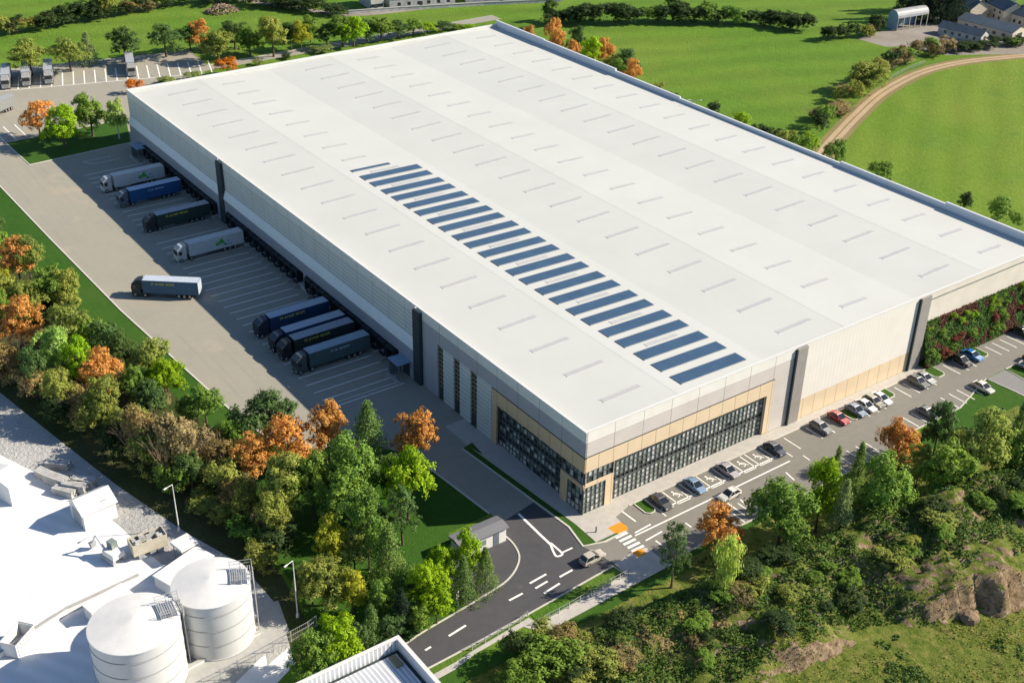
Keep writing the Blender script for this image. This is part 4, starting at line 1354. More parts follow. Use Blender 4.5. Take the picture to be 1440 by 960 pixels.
mesh_fence([at(285, 968), at(360, 930), at(434, 889), at(446, 880)], 2.0, 'grey wire fence between the tanks and the trees', 3.2)
mesh_fence([at(*q) for q in ((757, 878), (800, 855), (846, 828), (884, 808))], 1.1, 'low steel railing between lawn panel and footpath', 2.0, (.5, 1.0))
mesh_fence([at(*q) for q in ((742, 867), (731, 876), (700, 893), (664, 914))], 1.1, 'low steel railing along the kerb of the entrance road', 2.0, (.5, 1.0))


def lamp(x, y, h, ang, label, heads=1, m=None):
    o = empty('lamp_post', (x, y, 0), ang, label, 'lamp post')
    m = m or MT['greymetal']
    b = MB(); b.tube((0, 0, 0), (0, 0, h), .12, .05, n=8); b.build('pole', m, o)
    b = MB(); b.tube((0, 0, 0), (0, 0, .6), .26, .22, n=8); b.build('base', m, o)
    for s in ([1] if heads == 1 else [1, -1]):
        b = MB(); b.tube((0, 0, h), (s * 1.3, 0, h + .15), .05); b.build('arm', m, o)
        b = MB(); b.box(s * 1.2, s * 1.8, -.12, .12, h + .1, h + .2); b.build('lamp_head', MT['white'], o)


def height_of(bx_, by_, ty):
    x, y = at(bx_, by_)
    lo, hi = 0, 60
    for _ in range(40):
        m = (lo + hi) / 2
        if px((x, y, m))[1] > ty: lo = m
        else: hi = m
    return x, y, lo


for (a, b_, c, lb) in ((252, 746, 681, 'slim pale lamp post at the edge of the pale yard near the shed'), (419, 867, 788, 'slim pale lamp post in the grey weeds near the corner fence')):
    x, y, h = height_of(a, b_, c); lamp(x, y, h, 2.0, lb, 1, MT['white'])
x, y = at(978, 138, 17.3); lamp(x, y, 16.6, .9, 'floodlight post behind the far parapet of the warehouse', 2)
# sign post and small things by the entrance road
x, y, h = height_of(644, 853, 833)
o = empty('sign_post', (x, y, 0), 2.2, 'small pale sign on a thin post in the verge by the entrance road', 'sign')
b = MB(); b.tube((0, 0, 0), (0, 0, h), .06); b.build('post', MT['greymetal'], o)
b = MB(); b.box(-.45, .45, -.08, -.05, h - 1.1, h); b.build('panel', MT['white'], o)
x, y = at(838, 748)
o = empty('bollard', (x, y, 0), 0, 'short dark bollard on the pale paving in front of the office corner', 'bollard')
b = MB(); b.tube((0, 0, .05), (0, 0, 1.0), .12, .1, n=10); b.build('post', MT['dark_metal'], o)
b = MB(); b.tube((0, 0, 1.0), (0, 0, 1.1), .14, .06, n=10); b.build('cap', MT['dark_metal'], o)
x, y = at(541, 874)

# ------------------------------------------------------------------ the farm beyond the fields
a, b_, c = Vector(at(1261, 44)), Vector(at(1297, 38)), Vector(at(1236, 41))
ux = (b_ - a).normalized(); ln = (b_ - a).length * 1.15
uy = Vector((-ux.y, ux.x)); wd = (c - a).dot(uy); s = 1 if wd > 0 else -1; wd = abs(wd)
bn = empty('dutch_barn', (a.x, a.y, 0), math.atan2(ux.y, ux.x), 'open sided barn with a rounded tin roof and blue gable end', 'barn')
hb = 4.6
arc = [(s * wd * (.5 - .5 * math.cos(t)), hb + 2.6 * math.sin(t)) for t in np.linspace(0, math.pi, 11)]
b = MB(); b.loft([[(x, y, z) for y, z in arc] + [(x, y * .98 + s * wd * .01, z - .15) for y, z in arc[::-1]] for x in (-.3, ln + .3)]); b.build('roof', MT['rust'], bn)
b = MB(); b.loft([[(x, 0, .1), (x, s * wd, .1)] + [(x, y, z - .2) for y, z in arc[::-1]] for x in (-.1, 0)]); b.build('gable', MT['barnblue'], bn)
b = MB(); b.box(0, ln, s * wd - s * .1, s * wd, .1, hb); b.build('back_wall', MT['barnblue'], bn)
for k in range(6):
    b = MB(); x = ln * k / 5; b.box(x - .12, x + .12, 0, s * .24, .02, hb); b.build('post', MT['greymetal'], bn)
GF = 'long farm sheds by the barn'
for pts, h, m, lb in (([(1378, 62), (1318, 48), (1389, 58)], 2.8, (MT['rough_white'], MT['slate']), 'long white farm shed with a dark roof nearest the dirt track'), ([(1422, 58), (1345, 38), (1436, 50)], 3.0, (MT['render'], MT['slate']), 'long pale farm shed with a dark roof behind the nearest one')):
    o, ln, wd, s = block('farm_shed', [at(*q) for q in pts], 0, h, m, lb, 'shed', GF, 1.6)
    for k in range(5):
        b = MB(); b.box(ln * (.12 + .17 * k), ln * (.18 + .17 * k), -s * .05, -s * .01, .9, 2.0); b.build('window', MT['glass_dark'], o)
    b = MB(); b.box(-.05, -.01, s * wd * .35, s * wd * .65, .05, 2.2); b.build('door', MT['dark_metal'], o)
for pts, h, lb in (([(1362, 30), (1342, 23), (1374, 22)], 4.4, 'small grey roofed cottage behind the farm sheds, nearest the pines'), ([(1408, 34), (1384, 22), (1424, 26)], 5.0, 'dark slate roofed farmhouse with chimneys behind the long sheds'), ([(1446, 42), (1420, 34), (1460, 34)], 4.0, 'cream farm outbuilding on the picture edge'), ([(1400, 10), (1372, 4), (1412, 2)], 5.0, 'slate roofed house at the top of the farm')):
    o, ln, wd, s = block('farmhouse', [at(*q) for q in pts], 0, h, (MT['render'], MT['slate']), lb, 'house', 'houses of the farm', 2.6)
    for k in range(2):
        b = MB(); b.box(ln * (.05 + .8 * k), ln * (.05 + .8 * k) + .8, s * wd / 2 - .4, s * wd / 2 + .4, h + 1.6, h + 4.0); b.build('chimney', MT['render'], o)
    for k in range(3):
        for z in ((1, 2.2), (3.2, 4.2)):
            if z[1] > h: continue
            b = MB(); b.box(ln * (.15 + .3 * k), ln * (.15 + .3 * k) + 1, -s * .05, -s * .01, z[0], z[1]); b.build('window', MT['glass_dark'], o)
    b = MB(); b.box(-.05, -.01, s * wd * .4, s * wd * .6, .05, 2.1); b.build('door', MT['dark_metal'], o)
GH = 'long pale buildings along the lane'
for pts, h, lb in (([(640, 6), (548, 13), (638, -6)], 4, 'long pale building along the lane, right behind the field wall'), ([(760, 0), (655, 4), (758, -12)], 4, 'long pale building along the lane, nearer the lone tree'), ([(540, 13), (522, 15), (538, 0)], 5, 'dark gabled house beside the lane'), ([(470, -2), (432, 3), (468, -14)], 5, 'small pale house above the dark hedge')):
    o, ln, wd, s = block('lane_building', [at(*q) for q in pts], 0, h, (MT['rough_white'], MT['slate']), lb, 'house', GH, 1.8)
    for k in range(6):
        b = MB(); b.box(ln * (.08 + .15 * k), ln * (.08 + .15 * k) + 1.2, -s * .05, -s * .01, 1.0, 2.2); b.build('window', MT['glass_dark'], o)
    b = MB(); b.box(ln * .5, ln * .5 + 1.2, -s * .06, -s * .012, .05, 2.1); b.build('door', MT['dark_metal'], o)
# field wall under them
b = MB(); kerb(b, [at(490, 20), at(560, 15), at(680, 8), at(790, 3)], .6, 0, 1.2)
o = b.build('field_wall', MT['rough_white']); tag(o, 'low weathered stone wall along the far edge of the field', 'wall')
b = MB(); kerb(b, [at(490, 20), at(560, 15), at(680, 8), at(790, 3)], .8, 1.203, 1.35); b.build('coping', MT['concrete_pale'], o)
# heap of cut branches in the field
hx, hy = at(311, 17)
rg = random.Random(12)
b = MB()
for k in range(260):
    a = rg.uniform(0, 6.28); rr = rg.random() ** .6
    cx, cy = hx + rr * 4.5 * math.cos(a), hy + rr * 6.5 * math.sin(a); z = 2.6 * (1 - rr ** 1.5) + .1
    d = Vector((rg.uniform(-1, 1), rg.uniform(-1, 1), rg.uniform(-.35, .35))) * rg.uniform(.6, 1.6)
    b.tube((cx - d.x, cy - d.y, max(.05, z - d.z)), (cx + d.x, cy + d.y, max(.05, z + d.z)), rg.uniform(.06, .2), n=4)
o = b.build('brushwood_heap', mat('cut_branches', (.27, .2, .14), .9, .35, .6)); tag(o, 'big heap of cut branches lying in the green field', 'brushwood heap')
# wooden rail fence beside the track
pts = [at(*q) for q in ((1252, 112), (1275, 100), (1300, 90))]
mesh_fence(pts, 1.3, 'pale rail fence beside the dirt track below the farm', 4, (.4, .7, 1.0), False)

# ------------------------------------------------------------------ foliage meshes (unit height, unit width; shared by the copies)


def quads_mesh(name, cen, nor, size, m, asp=1.0, rng=RNG):
    n = len(cen)
    up = rng.normal(size=(n, 3))
    t = np.cross(nor, up); t /= np.linalg.norm(t, axis=1)[:, None] + 1e-9
    bt = np.cross(nor, t)
    s = size[:, None] * .5
    fold = nor * s * .35
    # a leaf spray: a pointed four-cornered blade slightly folded
    v = np.stack([cen - t * s * asp, cen - bt * s * .62 + fold, cen + t * s * asp, cen + bt * s * .62 + fold], 1).reshape(-1, 3)
    me = bpy.data.meshes.new(name)
    me.vertices.add(4 * n); me.loops.add(4 * n); me.polygons.add(n)
    me.vertices.foreach_set('co', v.astype(np.float32).ravel())
    me.loops.foreach_set('vertex_index', np.arange(4 * n, dtype=np.int32))
    me.polygons.foreach_set('loop_start', np.arange(0, 4 * n, 4, dtype=np.int32))
    me.materials.append(m)
    me.update(calc_edges=True)
    me.validate()
    return me


def clump_points(rng, lobes, per_clump, clumps, rc, flat=.8):
    C_, N_ = [], []
    for (lx, ly, lz, lr) in lobes:
        k = max(3, int(clumps * (lr / .2) ** 2))
        d = rng.normal(size=(k, 3)); d /= np.linalg.norm(d, axis=1)[:, None]
        d[:, 2] = np.where(d[:, 2] < -.35, -d[:, 2], d[:, 2])
        rad = lr * rng.uniform(.72, 1.12, k)[:, None]
        cc = np.array([lx, ly, lz]) + d * rad * np.array([1, 1, flat])
        for c, dd in zip(cc, d):
            m = max(4, int(per_clump * rng.uniform(.6, 1.3)))
            q = rng.normal(size=(m, 3)); q /= np.linalg.norm(q, axis=1)[:, None]
            r_ = rc * rng.uniform(.25, 1.0, m)[:, None] * rng.uniform(.75, 1.3)
            p = c + q * r_ * np.array([1, 1, .75])
            nn = q * .45 + dd * .6 + rng.normal(size=(m, 3)) * .3 + np.array([0, 0, .45])
            C_.append(p); N_.append(nn)
    C_ = np.concatenate(C_); N_ = np.concatenate(N_)
    N_ /= np.linalg.norm(N_, axis=1)[:, None]
    return C_, N_


def crown_broad(seed, open_=1.0):
    rng = np.random.default_rng(seed)
    lobes = [(0, 0, .60, .27), (0, 0, .40, .2)]
    n = 11
    for k in range(n):
        a = 2 * math.pi * k / n * 1.0 + rng.uniform(-.4, .4)
        r_ = rng.uniform(.20, .35) * open_; z = rng.uniform(.30, .76)
        lobes.append((r_ * math.cos(a), r_ * math.sin(a), z, rng.uniform(.13, .20)))
    for k in range(4):
        a = rng.uniform(0, 6.28); lobes.append((.14 * math.cos(a), .14 * math.sin(a), rng.uniform(.76, .88), rng.uniform(.10, .16)))
    c, nn = clump_points(rng, lobes, 32, 24, .066)
    return quads_mesh('crown_broad', c, nn, rng.uniform(.020, .050, len(c)), MT['leaf'], rng=rng)


def crown_conic(seed, power=.9, low=.08, wide=1.0):
    rng = np.random.default_rng(seed)
    C_, N_ = [], []
    for k in range(230):
        z = low + (1 - low) * rng.random() ** 1.15
        rmax = .5 * wide * (1 - ((z - low) / (1 - low)) ** (1 / power) * .96) * rng.uniform(.8, 1.12)
        a = rng.uniform(0, 6.28)
        r_ = rmax * rng.uniform(.55, 1.0)
        m = 26
        q = rng.normal(size=(m, 3)) * np.array([.055, .055, .022]) * (1.15 - z * .6)
        p = np.array([r_ * math.cos(a), r_ * math.sin(a), z - r_ * .12]) + q
        nn = rng.normal(size=(m, 3)) * .5 + np.array([math.cos(a) * .5, math.sin(a) * .5, .75])
        C_.append(p); N_.append(nn)
    C_ = np.concatenate(C_); N_ = np.concatenate(N_); N_ /= np.linalg.norm(N_, axis=1)[:, None]
    return quads_mesh('crown_conic', C_, N_, rng.uniform(.018, .04, len(C_)), MT['leaf'], 1.2, rng=rng)


def crown_column(seed):
    rng = np.random.default_rng(seed)
    C_, N_ = [], []
    for k in range(200):
        z = rng.uniform(.1, 1)
        rmax = .5 * math.sin(math.pi * min(1, .12 + .80 * (1 - abs(z - .52) / .55))) ** .8 if z < .95 else .08
        a = rng.uniform(0, 6.28); r_ = rmax * rng.uniform(.45, 1)
        m = 24
        q = rng.normal(size=(m, 3)) * np.array([.07, .07, .035])
        C_.append(np.array([r_ * math.cos(a), r_ * math.sin(a), z]) + q)
        N_.append(rng.normal(size=(m, 3)) * .4 + np.array([math.cos(a), math.sin(a), .2]))
    C_ = np.concatenate(C_); N_ = np.concatenate(N_); N_ /= np.linalg.norm(N_, axis=1)[:, None]
    return quads_mesh('crown_column', C_, N_, rng.uniform(.03, .06, len(C_)), MT['leaf'], 1.5, rng=rng)


def crown_layer(seed):
    """open crown in flat tiers, as on a pine"""
    rng = np.random.default_rng(seed)
    lobes = []
    for k in range(22):
        z = .34 + .63 * k / 22 + rng.uniform(-.02, .02); a = k * 2.4
        r_ = (.30 - .20 * (k / 22) ** 1.5) * rng.uniform(.6, 1.1)
        lobes.append((r_ * math.cos(a), r_ * math.sin(a), z, rng.uniform(.11, .16)))
    c, nn = clump_points(rng, lobes, 24, 18, .055, .35)
    return quads_mesh('crown_layer', c, nn, rng.uniform(.02, .042, len(c)), MT['leaf'], rng=rng)


def bush_mesh(seed, n=7):
    rng = np.random.default_rng(seed)
    lobes = [(0, 0, .42, .30)]
    for k in range(n):
        a = rng.uniform(0, 6.28); r_ = rng.uniform(.15, .34)
        lobes.append((r_ * math.cos(a), r_ * math.sin(a), rng.uniform(.2, .6), rng.uniform(.13, .24)))
    c, nn = clump_points(rng, lobes, 26, 17, .085, 1.1)
    c[:, 2] = np.maximum(c[:, 2], .02)
    c[:, 2] *= 1 / max(.5, c[:, 2].max())
    return quads_mesh('foliage', c, nn, rng.uniform(.03, .07, len(c)), MT['leaf'], rng=rng)


def twig_mesh(seed, n=230):
    """bare branching twigs of a leafless bush"""
    rg = random.Random(seed)
    b = MB()

    def grow(p, d, ln_, r_, lev):
        q = p + d * ln_
        b.tube(p, q, r_, r_ * .6, n=3)
        if lev == 0: return
        for _ in range(rg.choice((2, 3, 3))):
            dd = (d + Vector((rg.uniform(-.6, .6), rg.uniform(-.6, .6), rg.uniform(-.1, .45)))).normalized()
            grow(p.lerp(q, rg.uniform(.6, 1)), dd, ln_ * rg.uniform(.6, .85), r_ * .62, lev - 1)
    for k in range(9):
        a = rg.uniform(0, 6.28); t = rg.uniform(.15, .85)
        grow(Vector((.06 * math.cos(a), .06 * math.sin(a), 0)), Vector((t * math.cos(a), t * math.sin(a), 1.0)).normalized(), .34, .012, 3)
    return b.mesh('branches', MT['twig'])


def trunk_mesh(seed, m, limbs=7, fork=.32, top=.78):
    rg = random.Random(seed)
    b = MB()
    pts = [Vector((0, 0, 0)), Vector((rg.uniform(-.01, .01), rg.uniform(-.01, .01), fork)), Vector((rg.uniform(-.03, .03), rg.uniform(-.03, .03), top))]
    b.tube(pts[0], pts[1], .030, .021, n=7)
    b.tube(pts[1], pts[2], .021, .006, n=6)
    b.tube(pts[0] + Vector((0, 0, -.01)), pts[0] + Vector((0, 0, .03)), .045, .030, n=7)
    for k in range(limbs):
        a = 2 * math.pi * k / limbs + rg.uniform(-.4, .4); z = rg.uniform(fork * .8, top * .75)
        p = pts[0].lerp(pts[2], z / top)
        e = Vector((.27 * math.cos(a), .27 * math.sin(a), min(.9, z + rg.uniform(.12, .3))))
        b.tube(p, p.lerp(e, .55) + Vector((0, 0, -.015)), .011, .008, n=5)
        b.tube(p.lerp(e, .55) + Vector((0, 0, -.015)), e, .008, .003, n=4)
    return b.mesh('trunk', m)


BROAD = [crown_broad(s, o_) for s, o_ in ((1, 1.0), (2, .9), (3, 1.1), (4, .8), (5, 1.15), (6, .95), (7, 1.05), (8, .85))]
CONIC = [crown_conic(11), crown_conic(12, 1.25)]
SLIM = [crown_conic(13, 1.1, .12)]
COLM = [crown_column(21)]
LAYER = [crown_layer(31), crown_layer(32)]
BUSH = [bush_mesh(41), bush_mesh(42), bush_mesh(43, 10), bush_mesh(44, 5)]
TWIG = [twig_mesh(51), twig_mesh(52)]
TRUNK = [trunk_mesh(61, MT['bark']), trunk_mesh(62, MT['bark'], 9), trunk_mesh(63, MT['bark'], 6)]
BTRUNK = [trunk_mesh(64, MT['birchbark'], 5)]

KIND = {  # phrase, crown meshes, colour, trunk meshes
    'green': ('mid green leafy tree', BROAD, (0.208, 0.329, 0.053), TRUNK),
    'lime': ('bright lime green tree', BROAD, (0.293, 0.463, 0.018), TRUNK),
    'dark': ('dark green tree', BROAD, (0.108, 0.187, 0.053), TRUNK),
    'olive': ('olive green tree', BROAD, (0.308, 0.359, 0.075), TRUNK),
    'orange': ('orange autumn tree', BROAD, (.64, .335, .09), TRUNK),
    'yellow': ('yellow green tree', BROAD, (0.431, 0.434, 0.038), TRUNK),
    'silver': ('silvery green cone shaped tree', SLIM, (0.277, 0.367, 0.149), TRUNK),
    'conic': ('green cone shaped tree', CONIC, (0.185, 0.299, 0.075), TRUNK),
    'darkconic': ('dark conifer', CONIC, (0.031, 0.060, 0.033), TRUNK),
    'poplar': ('slim upright yellow green tree', COLM, (0.447, 0.553, 0.113), TRUNK),
    'layer': ('dark green tree in layered tiers', LAYER, (0.123, 0.209, 0.063), TRUNK),
    'birch': ('pale tree with white trunk', BROAD, (0.339, 0.478, 0.105), BTRUNK),
}
BK = {
    'bush': ('green bush', (0.169, 0.284, 0.045)), 'olivebush': ('olive green bush', (0.293, 0.322, 0.067)), 'darkbush': ('dark green bush', (0.056, 0.095, 0.030)),
    'limebush': ('bright green bush', (0.246, 0.404, 0.022)), 'brownbush': ('brownish bush', (0.308, 0.247, 0.098)), 'tanbush': ('tan leafless bush', (0.416, 0.329, 0.149)), 'redbush': ('dark red bush', (0.231, 0.067, 0.053)), 'orangebush': ('small orange bush', (0.585, 0.209, 0.022)), 'palebush': ('pale green bush', (0.262, 0.329, 0.090)),
}
REG = []


def jit(c, a=.13):
    v = 1 + random.uniform(-a, a); h = random.uniform(-a, a) * .5
    return (c[0] * (v + h), c[1] * v, c[2] * (v - h), 1)


def tree(kind, x, y, h, wd, zone, group, label=None, z=0.0):
    ph, crowns, col, trunks = KIND[kind]
    o = empty(kind_name(kind), (x, y, z), random.uniform(0, 6.28))
    o.scale = (wd, wd, h)
    t = bpy.data.objects.new('trunk', random.choice(trunks)); COL.objects.link(t); t.parent = o
    k = max(.5, min(1.6, .9 * h / wd * .5)); t.scale = (1, 1, 1)
    c = bpy.data.objects.new('crown', random.choice(crowns)); COL.objects.link(c); c.parent = o; c.color = jit(col)
    o['category'] = 'tree'; o['group'] = group
    REG.append((o, zone, ph, label))
    return o


def kind_name(k):
    return {'orange': 'autumn_tree', 'silver': 'conical_tree', 'conic': 'conical_tree', 'darkconic': 'conifer', 'poplar': 'poplar_tree', 'birch': 'birch_tree', 'layer': 'pine_tree'}.get(k, 'broadleaf_tree')


def bush(kind, x, y, h, wd, zone, group, label=None, z=0.0, twigs=False):
    ph, col = BK[kind]
    if kind in ('tanbush', 'brownbush') or twigs:
        o = empty('shrub', (x, y, z), random.uniform(0, 6.28)); o.scale = (wd, wd, h)
        t = bpy.data.objects.new('branches', random.choice(TWIG)); COL.objects.link(t); t.parent = o
        t.scale = (1.05, 1.05, 1.0)
        c = bpy.data.objects.new('foliage', random.choice(BUSH)); COL.objects.link(c); c.parent = o; c.color = jit(col); c.scale = (.86, .86, .84)
    else:
        o = bpy.data.objects.new('shrub', random.choice(BUSH)); COL.objects.link(o)
        o.location = (x, y, z); o.rotation_euler = (0, 0, random.uniform(0, 6.28)); o.scale = (wd, wd, h)
        o.color = jit(col)
    o['category'] = 'shrub'; o['group'] = group
    REG.append((o, zone, ph, label))
    return o


def T(kind, bx_, by_, ty, wpx, zone, group, label=None):
    x, y, h = height_of(bx_, by_, ty)
    d = px((x, y, h / 2))[2]
    wd = wpx * d / F_PX * (1.12 if zone == 'below the car park' else 1.28)
    f = bush if kind in BK else tree
    return f(kind, x, y, max(h, .8), wd, zone, group, label)


# --- the row behind the trailer park
Z1, G1 = 'in the row behind the trailer park', 'trees behind the trailer park'
for q in ((45, 106, 53, 46, 'olive'), (100, 101, 52, 42, 'olive'), (126, 91, 46, 28, 'silver'), (177, 88, 38, 42, 'dark'), (234, 80, 33, 44, 'dark'), (268, 72, 36, 32, 'dark'), (284, 72, 26, 28, 'orange'), (308, 88, 40, 45, 'olive'), (331, 70, 28, 42, 'dark'), (352, 78, 37, 36, 'green'), (385, 80, 20, 42, 'olive'), (410, 70, 30, 26, 'dark'), (424, 73, 28, 26, 'yellow'), (437, 60, 20, 26, 'green'), (460, 66, 31, 30, 'dark'), (482, 66, 20, 34, 'green'), (498, 66, 22, 34, 'lime'), (516, 60, 27, 32, 'dark'), (536, 58, 24, 36, 'green'), (560, 54, 28, 30, 'dark'), (581, 50, 27, 28, 'green'), (601, 48, 30, 26, 'lime'), (623, 44, 29, 26, 'dark'), (642, 42, 33, 22, 'green'), (657, 40, 34, 18, 'lime')):
    T(q[4], *q[:4], Z1, G1)
ZB, GB = 'along the back road behind the warehouse', 'shrubs along the back road'
for q in ((190, 131, 109, 22, 'orangebush'), (320, 106, 81, 28, 'orangebush'), (236, 118, 106, 26, 'palebush'), (272, 112, 101, 22, 'palebush'), (364, 92, 84, 18, 'palebush'), (402, 84, 76, 14, 'darkbush'), (450, 74, 64, 34, 'palebush')):
    T(q[4], *q[:4], ZB, GB)
# --- the grass island by the dock yard
Z2, G2 = 'on the small lawn at the end of the dock yard', 'trees on the small lawn by the docks'
for q in ((57, 193, 139, 38, 'orange'), (91, 208, 147, 52, 'lime'), (131, 192, 130, 48, 'green'), (168, 195, 138, 30, 'birch')):
    T(q[4], *q[:4], Z2, G2)
# --- behind the far long wall
Z3, G3 = 'beyond the far roof parapet', 'trees beyond the far parapet'
for tx, ty, h, wd, k in ((744, 33, 11, 6, 'orange'), (733, 36, 9, 6, 'dark'), (782, 25, 14, 8, 'orange'), (812, 34, 13, 8, 'dark'), (806, 52, 12, 7, 'orange'), (832, 48, 14, 8, 'lime'), (852, 52, 12, 7, 'orange'), (860, 74, 10, 8, 'olive'), (883, 66, 12, 9, 'dark'), (890, 82, 11, 7, 'orange'), (868, 82, 10, 7, 'green'), (828, 70, 9, 7, 'olive')):
    x, y = at(tx, ty, h); tree(k, x, y, h, wd, Z3, G3)
for tx, ty, h, wd, k in ((925, 115, 6, 5, 'olivebush'), (945, 128, 5, 5, 'darkbush'), (1000, 142, 6, 6, 'darkbush'), (1046, 154, 6, 7, 'limebush'), (1066, 172, 6, 6, 'darkbush'), (1085, 176, 6, 7, 'darkbush'), (1106, 180, 7, 7, 'olivebush'), (1126, 186, 7, 7, 'bush'), (1145, 186, 6, 6, 'limebush'), (1180, 196, 9, 8, 'bush'), (1242, 226, 7, 7, 'bush'), (1408, 276, 7, 8, 'bush'), (1360, 268, 6, 5, 'darkbush'), (1430, 296, 5, 5, 'bush')):
    x, y = at(tx, ty, h); bush(k, x, y, h, wd, Z3, 'bushes beyond the far parapet')

# --- hedges of the fields
rg = random.Random(77)


def hedge(line, n, h0, h1, w0, w1, kinds, zone, group, spread=1.5):
    pts = [np.array(at(*q)) for q in line]
    seg = [np.linalg.norm(pts[i + 1] - pts[i]) for i in range(len(pts) - 1)]
    tot = sum(seg)
    for k in range(n):
        t = (k + rg.uniform(.1, .9)) / n * tot; i = 0
        while i < len(seg) - 1 and t > seg[i]: t -= seg[i]; i += 1
        p = pts[i] + (pts[i + 1] - pts[i]) * t / seg[i]
        bush(rg.choice(kinds), p[0] + rg.uniform(-spread, spread), p[1] + rg.uniform(-spread, spread), rg.uniform(h0, h1), rg.uniform(w0, w1), zone, group)


hedge([(-10, 50), (40, 44), (90, 34), (140, 26), (200, 16), (262, 6)], 20, 4, 8, 8, 13, ['darkbush', 'darkbush', 'olivebush', 'brownbush'], 'in the hedge across the far green field', 'bushes of the far hedge')
hedge([(262, 6), (330, 2), (400, 12), (480, 22)], 11, 4, 6, 10, 15, ['darkbush'], 'in the dark hedge along the lane', 'bushes of the lane hedge')
hedge([(770, 34), (830, 33), (900, 32), (990, 32), (1060, 34), (1138, 46)], 28, 5, 8, 9, 12, ['darkbush', 'darkbush', 'darkbush', 'bush'], 'in the hedge between the two big fields', 'bushes of the hedge between the fields')
hedge([(1160, 54), (1215, 52), (1236, 44)], 9, 4, 7, 5, 8, ['darkbush', 'olivebush', 'brownbush'], 'in the short hedge by the barn', 'bushes of the hedge by the barn')
hedge([(1150, 190), (1160, 172), (1185, 145), (1215, 118), (1240, 105), (1275, 90), (1300, 80), (1330, 72)], 26, 3, 8, 6, 10, ['brownbush', 'olivebush', 'darkbush', 'bush', 'tanbush'], 'in the hedge along the dirt track', 'bushes of the hedge along the track', 2.5)
hedge([(1325, 76), (1380, 68), (1450, 62)], 10, 2.5, 4, 6, 9, ['darkbush', 'bush'], 'in the low hedge below the farm', 'bushes of the low hedge below the farm')
T('olivebush', 1218, 128, 84, 46, 'rounded and large, beside the dirt track', 'bushes of the hedge along the track')
T('dark', 772, 30, -4, 20, 'standing alone at the corner of the far hedge', 'trees of the far fields')
T('olive', 152, 24, -18, 30, 'rising from the far hedge', 'trees of the far fields')
T('dark', 946, 30, -10, 26, 'rising from the hedge between the fields', 'trees of the far fields')
for tx, by_ in ((1268, 26), (1282, 30), (1296, 30), (1310, 32), (1322, 32), (1334, 32), (1345, 30), (1288, 18), (1304, 16), (1330, 14), (1356, 12), (1276, 14)):
    T('darkconic', tx, by_, by_ - 66, 28, 'in the dark grove by the barn', 'conifers of the dark grove')
T('green', 1358, 20, -8, 30, 'between the dark grove and the houses', 'trees at the farm')
T('yellow', 1434, 30, 8, 24, 'by the farmhouse wall', 'trees at the farm')

# --- the wooded belt between pale yard and truck yard
Z4, G4 = 'in the wooded belt by the truck yard', 'trees of the wooded belt beside the truck yard'
belt = ((8, 440, 372, 30, 'yellow'), (30, 400, 333, 48, 'orange'), (22, 455, 388, 50, 'olive'), (76, 446, 374, 62, 'green'), (45, 462, 396, 46, 'olive'), (100, 450, 376, 44, 'olive'), (34, 490, 418, 54, 'orange'), (98, 500, 424, 50, 'olive'), (130, 500, 440, 46, 'green'), (152, 512, 448, 46, 'dark'), (86, 540, 456, 56, 'birch'), (116, 548, 472, 44, 'lime'), (180, 526, 470, 46, 'dark'), (214, 540, 476, 56, 'olive'), (238, 560, 498, 48, 'lime'), (196, 566, 508, 40, 'green'), (150, 566, 488, 54, 'orange'), (58, 560, 486, 48, 'dark'), (152, 605, 528, 54, 'olive'), (92, 590, 516, 44, 'olive'), (214, 592, 536, 46, 'dark'), (292, 602, 540, 50, 'green'), (272, 596, 552, 34, 'green'), (358, 682, 612, 56, 'orange'), (408, 666, 585, 66, 'orange'), (463, 646, 563, 52, 'orange'), (587, 655, 571, 56, 'orange'), (374, 620, 553, 74, 'dark'), (272, 690, 634, 50, 'dark'))
for q in belt: T(q[4], *q[:4], Z4, G4)
Z5, G5 = 'in the wooded belt above the pale yard', 'bushes of the wooded belt above the pale yard'
for q in ((14, 540, 462, 56, 'brownbush'), (52, 560, 500, 50, 'tanbush'), (112, 590, 528, 50, 'brownbush'), (130, 610, 560, 44, 'olivebush'), (186, 630, 570, 50, 'olivebush'), (208, 650, 556, 60, 'brownbush'), (250, 672, 566, 70, 'tanbush'), (226, 670, 604, 56, 'olivebush'), (284, 650, 590, 56, 'tanbush'), (306, 668, 610, 52, 'brownbush'), (312, 704, 646, 50, 'olivebush'), (336, 716, 660, 48, 'brownbush'), (352, 734, 676, 48, 'olivebush'), (376, 756, 700, 40, 'brownbush'), (250, 700, 650, 44, 'bush'), (330, 640, 592, 36, 'bush'), (318, 632, 596, 40, 'olivebush'), (166, 646, 600, 40, 'darkbush'), (90, 596, 552, 40, 'darkbush'), (20, 530, 490, 40, 'darkbush')):
    T(q[4], *q[:4], Z5, G5)
# filling of the belt, seen only in gaps between the crowns
cl = [np.array(p) for p in ((200, 56), (150, 53), (125, 52), (98, 52), (74, 48.5), (52, 46), (33, 46), (14, 46.5))]
for k in range(34):
    t = (k + rg.random()) / 34 * (len(cl) - 1); i = min(int(t), len(cl) - 2)
    p = cl[i] + (cl[i + 1] - cl[i]) * (t - i)
    off = rg.uniform(-5.5, 6.5) if p[0] > 60 else rg.uniform(-3, 5)
    if p[0] > 110: off = rg.uniform(-4, 9)
    kd = rg.choice(['olivebush', 'bush', 'darkbush', 'brownbush', 'olivebush', 'tanbush'])
    bush(kd, p[0], p[1] + off, rg.uniform(3, 6), rg.uniform(4.5, 7.5), Z5, G5)
for q in ((130, 48, 'olive'), (140, 52, 'green'), (152, 50, 'dark'), (118, 57, 'olive'), (110, 59, 'green')):
    tree(q[2], q[0], q[1], rg.uniform(9, 12), rg.uniform(6, 8), Z4, G4)

